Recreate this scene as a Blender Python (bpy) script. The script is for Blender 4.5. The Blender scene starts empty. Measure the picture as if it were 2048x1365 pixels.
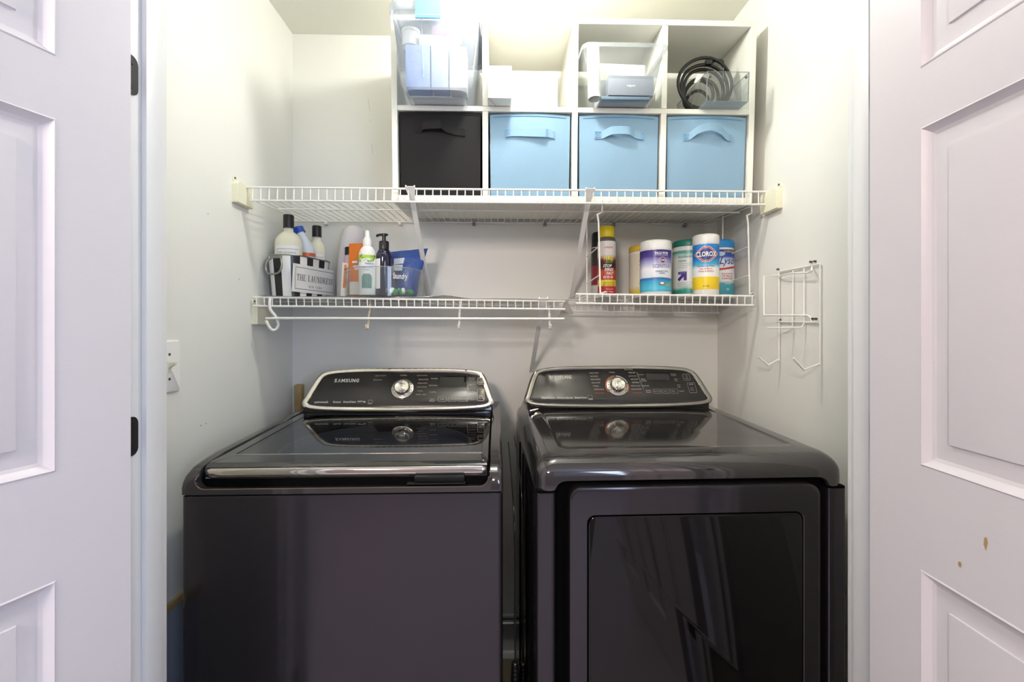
import bpy, bmesh, math, random
from mathutils import Vector, Matrix
random.seed(7)
PI = math.pi
# ---------------------------------------------------------------- camera, light, exposure
SC = bpy.context.scene
COL = SC.collection
YAW = math.radians(1.6); FPX = 910.0; HV = 655.0; ZC = 1.29
cam_d = bpy.data.cameras.new('camera'); cam = bpy.data.objects.new('camera', cam_d); COL.objects.link(cam)
cam_d.sensor_width = 36; cam_d.lens = FPX * 36 / 2048; cam_d.clip_start = 0.02
cam_d.shift_y = -(682.5 - HV) / 2048
cam.location = (0, 0, ZC); cam.rotation_euler = (PI / 2, 0, -YAW)
SC.camera = cam
w = bpy.data.worlds.new('world'); SC.world = w; w.use_nodes = True
w.node_tree.nodes['Background'].inputs[0].default_value = (0.75, 0.8, 0.9, 1); w.node_tree.nodes['Background'].inputs[1].default_value = 0.3
SC.view_settings.view_transform = 'Standard'; SC.view_settings.look = 'None'
SC.view_settings.exposure = 0.17; SC.view_settings.gamma = 1.0; SC.view_settings.use_curve_mapping = False

def area(name, loc, target, sx, sy, power, col):
    l = bpy.data.lights.new(name, 'AREA'); l.shape = 'RECTANGLE'; l.size = sx; l.size_y = sy; l.energy = power; l.color = col
    o = bpy.data.objects.new(name, l); COL.objects.link(o); o.location = loc
    o.rotation_euler = (Vector(target) - Vector(loc)).to_track_quat('-Z', 'Y').to_euler()
    return o
BULB = 212.0          # closet bulb radiance (its mesh is built with the ceiling lamp)
area('hall_fill_warm', (-0.85, -1.55, 2.40), (0.2, 0.9, 1.0), 0.5, 0.5, 68.0, (1.0, 0.86, 0.79))  # warm fill added in the hall, given the form of a ceiling lamp
area('hall_fill_cool', (1.10, -1.83, 1.60), (-0.2, 0.5, 1.30), 1.1, 1.2, 42.0, (0.62, 0.75, 1.0))  # cool fill added in the hall, given the form of a window

# ---------------------------------------------------------------- helpers
def lin(c):
    c = c.lstrip('#'); r = [int(c[i:i + 2], 16) / 255 for i in (0, 2, 4)]
    return tuple(x / 12.92 if x <= 0.04045 else ((x + 0.055) / 1.055) ** 2.4 for x in r) + (1,)
MATS = {}
def mat(name, hexc, rough=0.5, metal=0.0, spec=0.5, coat=0.0, bump=None, mottle=0.0, aniso=None):
    if name in MATS: return MATS[name]
    m = bpy.data.materials.new(name); m.use_nodes = True; nt = m.node_tree; b = nt.nodes['Principled BSDF']
    c = lin(hexc)
    b.inputs['Base Color'].default_value = c; b.inputs['Roughness'].default_value = rough
    b.inputs['Metallic'].default_value = metal; b.inputs['Specular IOR Level'].default_value = spec
    b.inputs['Coat Weight'].default_value = coat; b.inputs['Coat Roughness'].default_value = 0.05
    tc = nt.nodes.new('ShaderNodeTexCoord')
    mp = nt.nodes.new('ShaderNodeMapping'); nt.links.new(tc.outputs['Object'], mp.inputs[0])
    if aniso: mp.inputs['Scale'].default_value = aniso
    nz = nt.nodes.new('ShaderNodeTexNoise'); nt.links.new(mp.outputs[0], nz.inputs['Vector'])
    nz.inputs['Scale'].default_value = bump[0] if bump else 14
    nz.inputs['Detail'].default_value = 3
    rp = nt.nodes.new('ShaderNodeMapRange'); nt.links.new(nz.outputs[0], rp.inputs[0])
    k = max(mottle, 0.015)
    rp.inputs[3].default_value = 1 - k; rp.inputs[4].default_value = 1 + k
    mx = nt.nodes.new('ShaderNodeVectorMath'); mx.operation = 'SCALE'; mx.inputs[0].default_value = c[:3]
    nt.links.new(rp.outputs[0], mx.inputs['Scale']); nt.links.new(mx.outputs[0], b.inputs['Base Color'])
    if bump:
        bp = nt.nodes.new('ShaderNodeBump'); bp.inputs['Strength'].default_value = bump[1]; bp.inputs['Distance'].default_value = bump[2]
        nt.links.new(nz.outputs[0], bp.inputs['Height']); nt.links.new(bp.outputs[0], b.inputs['Normal'])
    MATS[name] = m; return m
def clear(name, hexc, milky=0.1, rough=0.04, milk_hex='#f4f6f8', ior=1.45):
    if name in MATS: return MATS[name]
    m = bpy.data.materials.new(name); m.use_nodes = True; nt = m.node_tree; nt.nodes.clear()
    out = nt.nodes.new('ShaderNodeOutputMaterial'); tr = nt.nodes.new('ShaderNodeBsdfTransparent'); gl = nt.nodes.new('ShaderNodeBsdfGlossy')
    df = nt.nodes.new('ShaderNodeBsdfDiffuse'); fr = nt.nodes.new('ShaderNodeLayerWeight'); pw = nt.nodes.new('ShaderNodeMath'); pw.operation = 'POWER'; pw.inputs[1].default_value = 4.0; ml = nt.nodes.new('ShaderNodeMath'); ml.operation = 'MULTIPLY_ADD'; f0 = ((ior - 1) / (ior + 1)) ** 2; ml.inputs[1].default_value = 0.75; ml.inputs[2].default_value = f0; m1 = nt.nodes.new('ShaderNodeMixShader'); m2 = nt.nodes.new('ShaderNodeMixShader')
    nt.links.new(fr.outputs['Facing'], pw.inputs[0]); nt.links.new(pw.outputs[0], ml.inputs[0]); tr.inputs[0].default_value = lin(hexc); gl.inputs[1].default_value = rough; df.inputs[0].default_value = lin(milk_hex)
    nt.links.new(tr.outputs[0], m1.inputs[1]); nt.links.new(df.outputs[0], m1.inputs[2]); m1.inputs[0].default_value = milky
    nt.links.new(m1.outputs[0], m2.inputs[1]); nt.links.new(gl.outputs[0], m2.inputs[2]); nt.links.new(ml.outputs[0], m2.inputs[0])
    nt.links.new(m2.outputs[0], out.inputs[0]); MATS[name] = m; return m
def gradz(name, stops, rough=0.35, axis=2, interp='LINEAR', wave=0.0):
    "printed label: colour bands along the generated z (0 bottom .. 1 top)"
    if name in MATS: return MATS[name]
    m = bpy.data.materials.new(name); m.use_nodes = True; nt = m.node_tree; b = nt.nodes['Principled BSDF']; b.inputs['Roughness'].default_value = rough
    tc = nt.nodes.new('ShaderNodeTexCoord'); sp = nt.nodes.new('ShaderNodeSeparateXYZ'); nt.links.new(tc.outputs['Generated'], sp.inputs[0])
    r = nt.nodes.new('ShaderNodeValToRGB'); r.color_ramp.interpolation = interp
    src = sp.outputs[axis]
    if wave:
        nz = nt.nodes.new('ShaderNodeTexNoise'); nz.inputs['Scale'].default_value = 2.5; nt.links.new(tc.outputs['Generated'], nz.inputs['Vector'])
        ma = nt.nodes.new('ShaderNodeMath'); ma.operation = 'MULTIPLY_ADD'; ma.inputs[1].default_value = wave
        nt.links.new(nz.outputs[0], ma.inputs[0]); nt.links.new(src, ma.inputs[2]); src = ma.outputs[0]
    nt.links.new(src, r.inputs[0])
    els = r.color_ramp.elements
    while len(els) < len(stops): els.new(0.5)
    for e, (p, c) in zip(els, stops): e.position = p; e.color = lin(c)
    nt.links.new(r.outputs[0], b.inputs['Base Color']); MATS[name] = m; return m

def P(u, v, Y):
    "photo pixel + real depth in the closet (metres) -> a point of the room"
    k = (u - 1024) / FPX; c, s = math.cos(YAW), math.sin(YAW)
    X = Y * (k * c + s) / (c - k * s); d = X * s + Y * c
    return Vector((X, Y, ZC + (HV - v) / FPX * d))
def PX(u, Y): return P(u, HV, Y).x
def PW(u, v, X):
    "photo pixel on a plane of constant X"
    k = (u - 1024) / FPX; c, s = math.cos(YAW), math.sin(YAW)
    return P(u, v, X * (c - k * s) / (k * c + s))

ID = lambda a, b, c: (a, b, c)
def rrect(w, h, r, n=6, cx=0, cy=0):
    rr = r if isinstance(r, (list, tuple)) else [r] * 4
    pts = []
    for (sx, sy, a0, q) in ((1, 1, 0, rr[0]), (-1, 1, PI / 2, rr[1]), (-1, -1, PI, rr[2]), (1, -1, 1.5 * PI, rr[3])):
        for i in range(n + 1):
            a = a0 + PI / 2 * i / n
            pts.append((cx + sx * (w / 2 - q) + q * math.cos(a), cy + sy * (h / 2 - q) + q * math.sin(a)))
    return pts
def catmull(pts, n=6, closed=False):
    pts = [Vector(p) for p in pts]; N = len(pts); out = []
    for i in range(N if closed else N - 1):
        if closed: p0, p1, p2, p3 = pts[i - 1], pts[i], pts[(i + 1) % N], pts[(i + 2) % N]
        else: p0, p1, p2, p3 = pts[max(i - 1, 0)], pts[i], pts[i + 1], pts[min(i + 2, N - 1)]
        for j in range(n):
            t = j / n
            out.append(0.5 * ((2 * p1) + (p2 - p0) * t + (2 * p0 - 5 * p1 + 4 * p2 - p3) * t * t + (3 * p1 - p0 - 3 * p2 + p3) * t ** 3))
    if not closed: out.append(pts[-1])
    return out
TXT = {}
def text_geo(s, bold=0.0, shear=0.0, space=1.0):
    key = (s, bold, shear, space)
    if key in TXT: return TXT[key]
    cu = bpy.data.curves.new('t', 'FONT'); cu.body = s; cu.size = 1; cu.offset = bold; cu.shear = shear; cu.space_character = space; cu.resolution_u = 2
    o = bpy.data.objects.new('t', cu); COL.objects.link(o)
    dg = bpy.context.evaluated_depsgraph_get(); me = o.evaluated_get(dg).to_mesh()
    vs = [tuple(v.co[:2]) for v in me.vertices]; fs = [tuple(p.vertices) for p in me.polygons]
    o.evaluated_get(dg).to_mesh_clear(); bpy.data.objects.remove(o); bpy.data.curves.remove(cu)
    TXT[key] = (vs, fs); return TXT[key]

class B:
    def __init__(s): s.bm = bmesh.new()
    def face(s, pts, mi=0):
        try:
            f = s.bm.faces.new([s.bm.verts.new(p) for p in pts]); f.material_index = mi; return f
        except ValueError: return None
    def box(s, x0, x1, y0, y1, z0, z1, mi=0, bev=0, seg=2, f=ID):
        t = bmesh.new(); r = bmesh.ops.create_cube(t, size=1)
        for v in t.verts: v.co = Vector(((x0 + x1) / 2 + v.co.x * (x1 - x0), (y0 + y1) / 2 + v.co.y * (y1 - y0), (z0 + z1) / 2 + v.co.z * (z1 - z0)))
        if bev: bmesh.ops.bevel(t, geom=t.edges[:], offset=bev, segments=seg, profile=0.5, affect='EDGES')
        s.merge(t, mi, f); return s
    def merge(s, t, mi=None, f=ID):
        mp = {v: s.bm.verts.new(f(*v.co)) for v in t.verts}
        for q in t.faces:
            try:
                n = s.bm.faces.new([mp[v] for v in q.verts]); n.material_index = q.material_index if mi is None else mi
            except ValueError: pass
        t.free()
    def rings(s, rings, mi=0, cap=(True, True), closed=True, mis=None):
        vs = [[s.bm.verts.new(p) for p in r] for r in rings]; n = len(vs[0])
        for i in range(len(vs) - 1):
            for j in range(n if closed else n - 1):
                k = (j + 1) % n
                q = [vs[i][j], vs[i][k], vs[i + 1][k], vs[i + 1][j]]
                try:
                    fa = s.bm.faces.new(q); fa.material_index = mis(i, j) if mis else mi
                except ValueError: pass
        for e, c in ((0, cap[0]), (-1, cap[1])):
            if c:
                try: fa = s.bm.faces.new(vs[e]); fa.material_index = mis(len(vs) - 2 if e else 0, 0) if mis else mi
                except ValueError: pass
        return s
    def prism(s, poly, c0, c1, f=ID, mi=0):
        return s.rings([[f(a, b, c0) for a, b in poly], [f(a, b, c1) for a, b in poly]], mi)
    def frame(s, outer, inner, c0, c1, f=ID, mi=0):
        "ring between two equal-count outlines"
        R = [[f(a, b, c) for a, b in q] for q, c in ((outer, c0), (outer, c1), (inner, c1), (inner, c0), (outer, c0))]
        return s.rings(R, mi, (False, False))
    def tube(s, pts, r, n=6, closed=False, mi=0):
        pts = [Vector(p) for p in pts]; N = len(pts); rs = r if isinstance(r, (list, tuple)) else [r] * N
        R = []; up = None
        for i, p in enumerate(pts):
            if closed: d = pts[(i + 1) % N] - pts[i - 1]
            else: d = pts[min(i + 1, N - 1)] - pts[max(i - 1, 0)]
            d.normalize()
            if up is None:
                up = Vector((0, 0, 1)) if abs(d.z) < 0.9 else Vector((1, 0, 0))
            a = d.cross(up).normalized(); up = a.cross(d).normalized()
            k = 1.0
            if not closed and 0 < i < N - 1:
                c = (pts[i] - pts[i - 1]).normalized().dot((pts[i + 1] - pts[i]).normalized()); k = min(1.5, 1 / max(0.5, math.sqrt((1 + c) / 2)))
            R.append([p + (a * math.cos(t) + up * math.sin(t)) * rs[i] * k for t in [2 * PI * q / n for q in range(n)]])
        if closed: R.append(R[0]); s.rings(R, mi, (False, False)); bmesh.ops.remove_doubles(s.bm, verts=s.bm.verts, dist=1e-6)
        else: s.rings(R, mi)
        return s
    def lathe(s, prof, n=28, cx=0, cy=0, mi=0, mis=None, sx=1, sy=1, f=ID):
        return s.rings([[f(cx + max(r, 1e-5) * sx * math.cos(2 * PI * j / n), cy + max(r, 1e-5) * sy * math.sin(2 * PI * j / n), z) for j in range(n)] for r, z in prof], mi, (True, True), True, mis)
    def text(s, t, cx, cy, w=None, h=None, f=ID, mi=0, bold=0.0, shear=0.0, space=1.0, c=0.0, flip=False):
        vs, fs = text_geo(t, bold, shear, space)
        x0, x1 = min(v[0] for v in vs), max(v[0] for v in vs); y0, y1 = min(v[1] for v in vs), max(v[1] for v in vs)
        kx = (w / (x1 - x0)) if w else h / (y1 - y0); ky = (h / (y1 - y0)) if h else kx
        mp = [s.bm.verts.new(f(cx + (x - (x0 + x1) / 2) * kx, cy + (y - (y0 + y1) / 2) * ky * (-1 if flip else 1), c)) for x, y in vs]
        for q in fs:
            try: fa = s.bm.faces.new([mp[i] for i in q]); fa.material_index = mi
            except ValueError: pass
        return s
    def flat(s, poly, f=ID, c=0.0, mi=0, step=None):
        "flat convex print; cut into strips so it can bend round a can"
        if not step: s.face([f(a, b, c) for a, b in poly], mi); return s
        x0, x1 = min(p[0] for p in poly), max(p[0] for p in poly); n = max(1, int(math.ceil((x1 - x0) / step)))
        for i in range(n):
            q = poly
            for lim, sg in ((x0 + (x1 - x0) * i / n, 1), (x0 + (x1 - x0) * (i + 1) / n, -1)):
                o = []
                for j in range(len(q)):
                    a, b = q[j - 1], q[j]; da, db = sg * (a[0] - lim), sg * (b[0] - lim)
                    if (da < 0) != (db < 0):
                        t = da / (da - db); o.append((a[0] + (b[0] - a[0]) * t, a[1] + (b[1] - a[1]) * t))
                    if db >= 0: o.append(b)
                q = o
                if len(q) < 3: break
            if len(q) >= 3: s.face([f(a, b, c) for a, b in q], mi)
        return s
    def done(s, name, mats, parent=None, smooth=38, loc=None, rot=None):
        bmesh.ops.recalc_face_normals(s.bm, faces=s.bm.faces)
        if smooth:
            for fa in s.bm.faces: fa.smooth = True
            lim = math.radians(smooth)
            for e in s.bm.edges: e.smooth = len(e.link_faces) == 2 and e.calc_face_angle(0) < lim
        me = bpy.data.meshes.new(name); s.bm.to_mesh(me); s.bm.free()
        for m in (mats if isinstance(mats, (list, tuple)) else [mats]): me.materials.append(m)
        o = bpy.data.objects.new(name, me); COL.objects.link(o)
        if parent: o.parent = parent
        if loc: o.location = loc
        if rot: o.rotation_euler = rot
        return o
def thing(name, label, cat, loc=(0, 0, 0), rot=(0, 0, 0), group=None):
    o = bpy.data.objects.new(name, None); COL.objects.link(o); o.empty_display_size = 0.05
    o.location = loc; o.rotation_euler = rot; o['label'] = label; o['category'] = cat
    if group: o['group'] = group
    return o
def tag(o, label, cat, group=None):
    o['label'] = label; o['category'] = cat
    if group: o['group'] = group
    return o
def struct(o, label=None, cat=None):
    o['kind'] = 'structure'
    if label: o['label'] = label
    if cat: o['category'] = cat
    return o
def inst(src, parent, loc, rot=None):
    c = src.copy(); COL.objects.link(c); c.parent = parent; c.location = loc
    if rot: c.rotation_euler = rot
    return c
def cyl(R, th0=0.0, z0=0.0, cx=0.0, cy=0.0):
    "map flat print (a right, b up, c out) onto the front of an upright can"
    return lambda a, b, c: (cx + (R + c) * math.sin(a / R + th0), cy - (R + c) * math.cos(a / R + th0), z0 + b)

# ---------------------------------------------------------------- materials
M_wall = mat('wall_paint', '#e9e8e2', 0.6, bump=(160, 0.06, 0.002))
M_ceil = mat('ceiling_paint', '#ecebe0', 0.7, bump=(120, 0.1, 0.002))
M_hall = mat('hall_paint', '#b9b3b4', 0.7)
M_carpet = mat('hall_carpet', '#c4bdc2', 0.9, bump=(300, .3, .003), mottle=.12)
M_trim = mat('trim_paint', '#e9e9ea', 0.35, bump=(60, 0.03, 0.002))
M_door = mat('door_paint', '#dfdbdf', 0.4, bump=(26, 0.05, 0.002), aniso=(1, 1, 9))
M_floor = mat('floor_vinyl', '#86765f', 0.45, mottle=0.2)
M_bluewall = mat('cool_lit_panel', '#9fa6b6', 0.6)
M_tan = mat('raw_wood', '#b59a68', 0.6, mottle=0.15)
M_blackmetal = mat('black_metal', '#23211f', 0.4, 0.3)
M_wire = mat('white_vinyl_wire', '#f0efea', 0.32)
M_cream = mat('cream_plastic', '#e9e6cd', 0.4)
M_gray = mat('grey_plastic', '#8c8c90', 0.5)
M_screw = mat('screw_steel', '#6f6a62', 0.35, 0.8)
M_lam = mat('white_laminate', '#f0eee4', 0.4)
M_bs = mat('black_stainless', '#4c494e', 0.14, 0.85, bump=(30, 0.02, 0.0006), aniso=(1, 1, 60))
M_bsg = mat('black_stainless_gloss', '#5a5757', 0.08, 0.8)
M_gblack = mat('gloss_black', '#060506', 0.06, 0, 0.5)
M_lidf = mat('lid_gloss', '#595958', 0.04, 0.8)
M_bezel2 = mat('chrome_dark_reflection', '#99948f', 0.07, 1.0)  # chrome darkened in colour to paint the dark reflection on the dryer's bezel
M_black = mat('matte_black', '#040404', 0.85, spec=0.08)
M_dtop = mat('dryer_top', '#625f60', 0.075, 0.85)
M_panel = mat('console_face', '#413f3f', 0.2, 0.7)
M_chrome = mat('chrome', '#e2dcd6', 0.06, 1.0)
M_print = mat('silver_print', '#cfcac2', 0.4, 0.0)
M_dim = mat('grey_print', '#9b9690', 0.5)
M_orange = mat('orange_print', '#d9683a', 0.4)
M_red = mat('red_print', '#a8382c', 0.45)
M_lidglass = clear('lid_glass', '#c2c4c9', 0.0, 0.01, ior=2.0)
M_tub = mat('tub_plastic', '#a4a8b0', 0.4)
M_white = mat('white_plastic', '#f1f0ee', 0.35)
M_paper = mat('white_paper', '#f3f1ea', 0.6)
M_blackp = mat('black_plastic', '#171618', 0.3)
M_bluefab = mat('blue_fabric', '#86a7c0', 0.85, bump=(420, 0.25, 0.001), mottle=0.03)
M_bluestrap = mat('blue_webbing', '#86a9c3', 0.8, bump=(300, 0.3, 0.001))
M_bluethread = mat('blue_thread', '#5f9fd0', 0.8)
M_blackfab = mat('black_fabric', '#2a292a', 0.9, spec=.12, bump=(420, 0.3, 0.001))
M_blackthread = mat('black_thread', '#151415', 0.8)
M_tote = clear('clear_tote', '#f2f5fb', 0.26, 0.05, '#e6eefb')
M_totelid = clear('tote_lid', '#f0f3fa', 0.45, 0.08, '#e6edf8')
M_tub2 = clear('clear_tub', '#f2f5f6', 0.20, 0.05)
M_acr = clear('acrylic', '#f6f8f8', 0.03, 0.02)
M_liner = clear('shelf_liner', '#eceae6', 0.22, 0.12, '#e6e4e0')
# ---------------------------------------------------------------- the setting
WL, WR, WB = -0.807, 0.874, 1.80
YO, YI = 0.70, 0.815            # hall face and closet face of the front wall
JL, JR = -0.583, 0.637          # jamb faces of the opening
CEIL = 2.436; HX = 1.75; HY = -1.9
def sbox(name, x0, x1, y0, y1, z0, z1, m, bev=0):
    return struct(B().box(x0, x1, y0, y1, z0, z1, 0, bev).done(name, m))
sbox('floor', -HX - .1, HX + .1, YO, WB + .1, -0.06, 0.0, M_floor)
sbox('floor_hall', -HX - .1, HX + .1, HY - .1, YO, -0.06, 0.0, M_carpet)
sbox('ceiling', -HX - .1, HX + .1, HY - .1, WB + .1, CEIL, CEIL + 0.06, M_ceil)
sbox('wall_back', WL - .08, WR + .08, WB, WB + .08, 0, CEIL, M_wall)
wl = sbox('wall_left', WL - .08, WL, YI, WB, 0, CEIL, M_wall)
sbox('wall_right', WR, WR + .08, YI, WB, 0, CEIL, M_wall)
sbox('wall_front_left', -HX, JL - .019, YO, YI, 0, CEIL, M_wall)
sbox('wall_front_right', JR + .019, HX, YO, YI, 0, CEIL, M_wall)
sbox('wall_front_top', JL - .019, JR + .019, YO, YI, 2.06, CEIL, M_wall)
sbox('wall_hall_left', -HX - .08, -HX, HY, YO, 0, CEIL, M_hall)
sbox('wall_hall_right', HX, HX + .08, HY, YO, 0, CEIL, M_hall)
sbox('wall_hall_back', -HX, HX, HY - .08, HY, 0, CEIL, M_hall)
# jambs with stop strips
for nm, x0, x1, sx in (('trim_1', JL - .019, JL, 1), ('trim_2', JR, JR + .019, -1)):
    t = sbox(nm, x0, x1, YO, YI, 0, 2.06, M_trim, 0.001)
    xs = sorted((x1 if sx > 0 else x0, (x1 if sx > 0 else x0) + sx * 0.009))
    B().box(xs[0], xs[1], .757, .792, 0, 2.04, 0, 0.0015).done('door_stop', M_trim, t)
sbox('trim_3', JL, JR, YO, YI, 2.04, 2.06, M_trim)
sbox('trim_4', JL - .075, JL - .006, YO - .016, YO, 0, 2.12, M_trim, .004)
sbox('trim_5', JR + .022, JR + .09, YO - .016, YO, 0, 2.12, M_trim, .004)
sbox('trim_6', JL - .075, JR + .09, YO - .016, YO, 2.121, 2.19, M_trim, .004)
# baseboards
bb = struct(B().prism([(WB, 0), (WB - .014, 0), (WB - .014, .085), (WB - .010, .10), (WB - .006, .118), (WB, .122)], WL, WR, lambda a, b, c: (c, a, b)).done('baseboard_back', M_trim))
B().prism([(WB - .014, 0), (WB - .032, 0), (WB - .030, .010), (WB - .024, .017), (WB - .014, .019)], WL, WR, lambda a, b, c: (c, a, b)).done('shoe_moulding', M_trim, bb)
struct(B().box(WL, WL + .012, YI, WB - .02, 0, .122, 0, .003).done('baseboard_left', M_trim))
struct(B().box(WR - .012, WR, YI, WB - .02, 0, .122, 0, .003).done('baseboard_right', M_trim))
# lower left wall panel with a raw wooden edge; cool light painted into its blue-grey
tr = struct(B().box(WL, WL + .006, YI, 1.70, .122, .600, 0).done('trim_7', M_bluewall))
B().box(WL, WL + .009, YI, 1.70, .600, .618, 0, .001).done('rail', M_tan, tr)

# ---------------------------------------------------------------- six-panel doors, both swung open into the hall
def make_door(name, w, h, t, hinge, ang, flip, marks=None):
    """slab in local x (from the hinge) / z, faces at y=0 and y=t"""
    root = bpy.data.objects.new(name, None); COL.objects.link(root); root['kind'] = 'structure'
    root.location = hinge; root.rotation_euler = (0, 0, ang)
    xs = [0, .090, .2625, .3475, .520, w]; zs = [0, .24, .945, 1.088, 1.552, 1.634, 1.905, h]
    cells = {(i, j) for i in (1, 3) for j in (1, 3, 5)}
    b = B()
    for i in range(5):
        for j in range(7):
            if (i, j) in cells: continue
            for y in (0, t): b.face([(xs[i], y, zs[j]), (xs[i + 1], y, zs[j]), (xs[i + 1], y, zs[j + 1]), (xs[i], y, zs[j + 1])])
    for (x0, z0, x1, z1) in ((0, 0, w, 0), (0, h, w, h), (0, 0, 0, h), (w, 0, w, h)):
        b.face([(x0, 0, z0), (x1, 0, z1), (x1, t, z1), (x0, t, z0)])
    bmesh.ops.remove_doubles(b.bm, verts=b.bm.verts, dist=1e-5)
    b.done('slab', M_door, root, 20)
    for i, j in sorted(cells):
        x0, x1, z0, z1 = xs[i], xs[i + 1], zs[j], zs[j + 1]; b = B()
        for side in (0, 1):
            sg = 1 if side == 0 else -1; y0 = 0 if side == 0 else t; R = []
            for ins, dp in ((0, 0), (.002, -.0012), (.005, .003), (.010, .0072), (.0145, .0088), (.017, .0088), (.037, .0055), (.0376, .0032), (.040, .0028)):
                R.append([(x, y0 + sg * dp, z) for x, z in ((x0 + ins, z0 + ins), (x1 - ins, z0 + ins), (x1 - ins, z1 - ins), (x0 + ins, z1 - ins))])
            b.rings(R, 0, (False, True))
        b.done('panel', M_door, root, 15)
    return root
# left door: hinge at the left jamb, its inner face towards the opening (local y=0)
DL = make_door('door_1', .607, 2.02, .035, (-.554, .700, .012), math.atan2(-.948, -.317), 1)
DR = make_door('door_2', .607, 2.02, .035, (.583, .700, .012), 0, -1)
# right door: local x towards the hall, inner face towards -X
DR.rotation_euler = (0, 0, math.atan2(-1, -.041)); DR.location = (.583 + .035, .700, .012)
DL.location = (-.554, .700, .012)
# left door normal: local +y is to the left of travel; with travel towards the camera that is +X, so shift the slab behind its face
dl = math.atan2(-.948, -.317); n = Vector((-math.sin(dl), math.cos(dl), 0)); DL.location = Vector((-.554, .700, .012)) - n * .035
dr = math.atan2(-1, -.041); n = Vector((-math.sin(dr), math.cos(dr), 0)); DR.location = Vector((.583, .700, .012)) 
# black hinges on the left jamb
def hinge(z, X, parent, s):
    b = B(); b.prism(rrect(.048, .062, .012, 5), 0, .0022 * s, lambda a, c, d: (X + d, .725 + a, z + c))
    for k in (-1, 1): b.prism([(.0035 * math.cos(q), .0035 * math.sin(q)) for q in [i * PI / 4 for i in range(8)]], .0022 * s, .003 * s, lambda a, c, d: (X + d, .737 + a, z + k * .019 + c))
    return b.done('hinge', M_blackmetal, parent)
T1 = bpy.data.objects['trim_1']; T2 = bpy.data.objects['trim_2']
for z in (1.690, 1.117, .30): hinge(z, JL, T1, 1); hinge(z, JR, T2, -1)
# chipped paint spots on the right door: bare wood flecks
for u, v, sx, sz in ((1974, 1088, .004, .008), (1920, 1130, .004, .004)):
    l = (Matrix.Translation(DR.location) @ Matrix.Rotation(dr, 4, 'Z')).inverted() @ PW(u, v, .577)
    B().flat([(l.x + sx * c, l.z + sz * d) for c, d in ((-.6, -.3), (.1, -1), (.6, .2), (.3, 1), (-.4, .8))], lambda a, b, c: (a, -.0004, b)).done('paint_chip', M_tan, DR)

# ceiling lamp of the closet (above the frame); hall lamp and window are unseen, added to carry the fill lights
lamp = thing('ceiling_lamp', 'bare bulb ceiling lamp inside the closet above the shelves', 'lamp', (.06, 1.20, CEIL))
b = B(); b.lathe([(.055, -.001), (.055, -.012), (.035, -.022), (.022, -.040), (0, -.040)], 24); b.done('lampholder', M_white, lamp)
M_bulb = bpy.data.materials.new('bulb_glow'); M_bulb.use_nodes = True; bn = M_bulb.node_tree.nodes['Principled BSDF']
bn.inputs['Emission Color'].default_value = (1.0, 1.0, 0.94, 1); bn.inputs['Emission Strength'].default_value = BULB
b = B(); b.lathe([(.014, -.041), (.016, -.052), (.034, -.075), (.042, -.100), (.036, -.125), (.020, -.140), (0, -.144)], 24); b.done('bulb', M_bulb, lamp, 70)
hl = thing('hall_fill_lamp', 'added flat white fill lamp in the unseen hall behind the camera', 'lamp', (-0.85, -1.55, CEIL))
b = B(); b.rings([[(x, y, z) for x, y in rrect(.54 - i, .54 - i, .05)] for z, i in ((-.001, 0), (-.02, 0), (-.026, .03))]); b.done('housing', M_white, hl)
M_sky = mat('fill_window_glass', '#c9d4ea', 0.1)
wn = struct(B().frame(rrect(1.20, 1.30, .002, 1, 1.10, 1.60), rrect(1.1, 1.2, .002, 1, 1.10, 1.60), HY, HY + .04, lambda a, b, c: (a, c, b)).done('fill_window_1', M_trim))  # unseen window, added as the housing of the cool fill light
B().box(.55, 1.65, HY + .004, HY + .010, 1.00, 2.20).done('pane', M_sky, wn)
B().box(1.085, 1.115, HY + .010, HY + .03, 1.00, 2.20).done('mullion', M_trim, wn)
B().box(.55, 1.65, HY + .010, HY + .03, 1.585, 1.615).done('mullion', M_trim, wn)

# tan batten on the back wall, left of the washer's console
tb = P(599, 798, 1.785)
struct(B().box(tb.x - .014, tb.x + .012, 1.772, WB, .90, 1.068, 0, .002).done('trim_8', M_tan))

# light switch
sp = P(330, 733, 1.13)
sw = thing('light_switch', 'white toggle light switch on the left closet wall beside the door jamb', 'switch', (WL, 1.128, 1.194))
B().rings([[(x, y, z) for y, z in rrect(.080 - i, .128 - i, .006 )] for x, i in ((0, 0), (.003, 0), (.006, .006))], 0).done('plate', M_white, sw)
b = B(); b.box(.006, .0075, -.006, .006, -.013, .013); b.done('slot', M_cream, sw)
b = B(); b.rings([[(x, y, z) for y, z in ((-.0045, z0), (.0045, z0), (.0045, z1), (-.0045, z1))] for x, z0, z1 in ((.006, -.004, .009), (.016, .003, .010), (.021, .006, .011))]); b.done('toggle', M_cream, sw)
for k in (-1, 1): b = B(); b.lathe([(0, 0), (.0035, 0), (.003, .0015), (0, .002)], 10, f=lambda a, c, d, k=k: (.006 + d, a, k * .030 + c)); b.done('screw', M_screw, sw)

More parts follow.
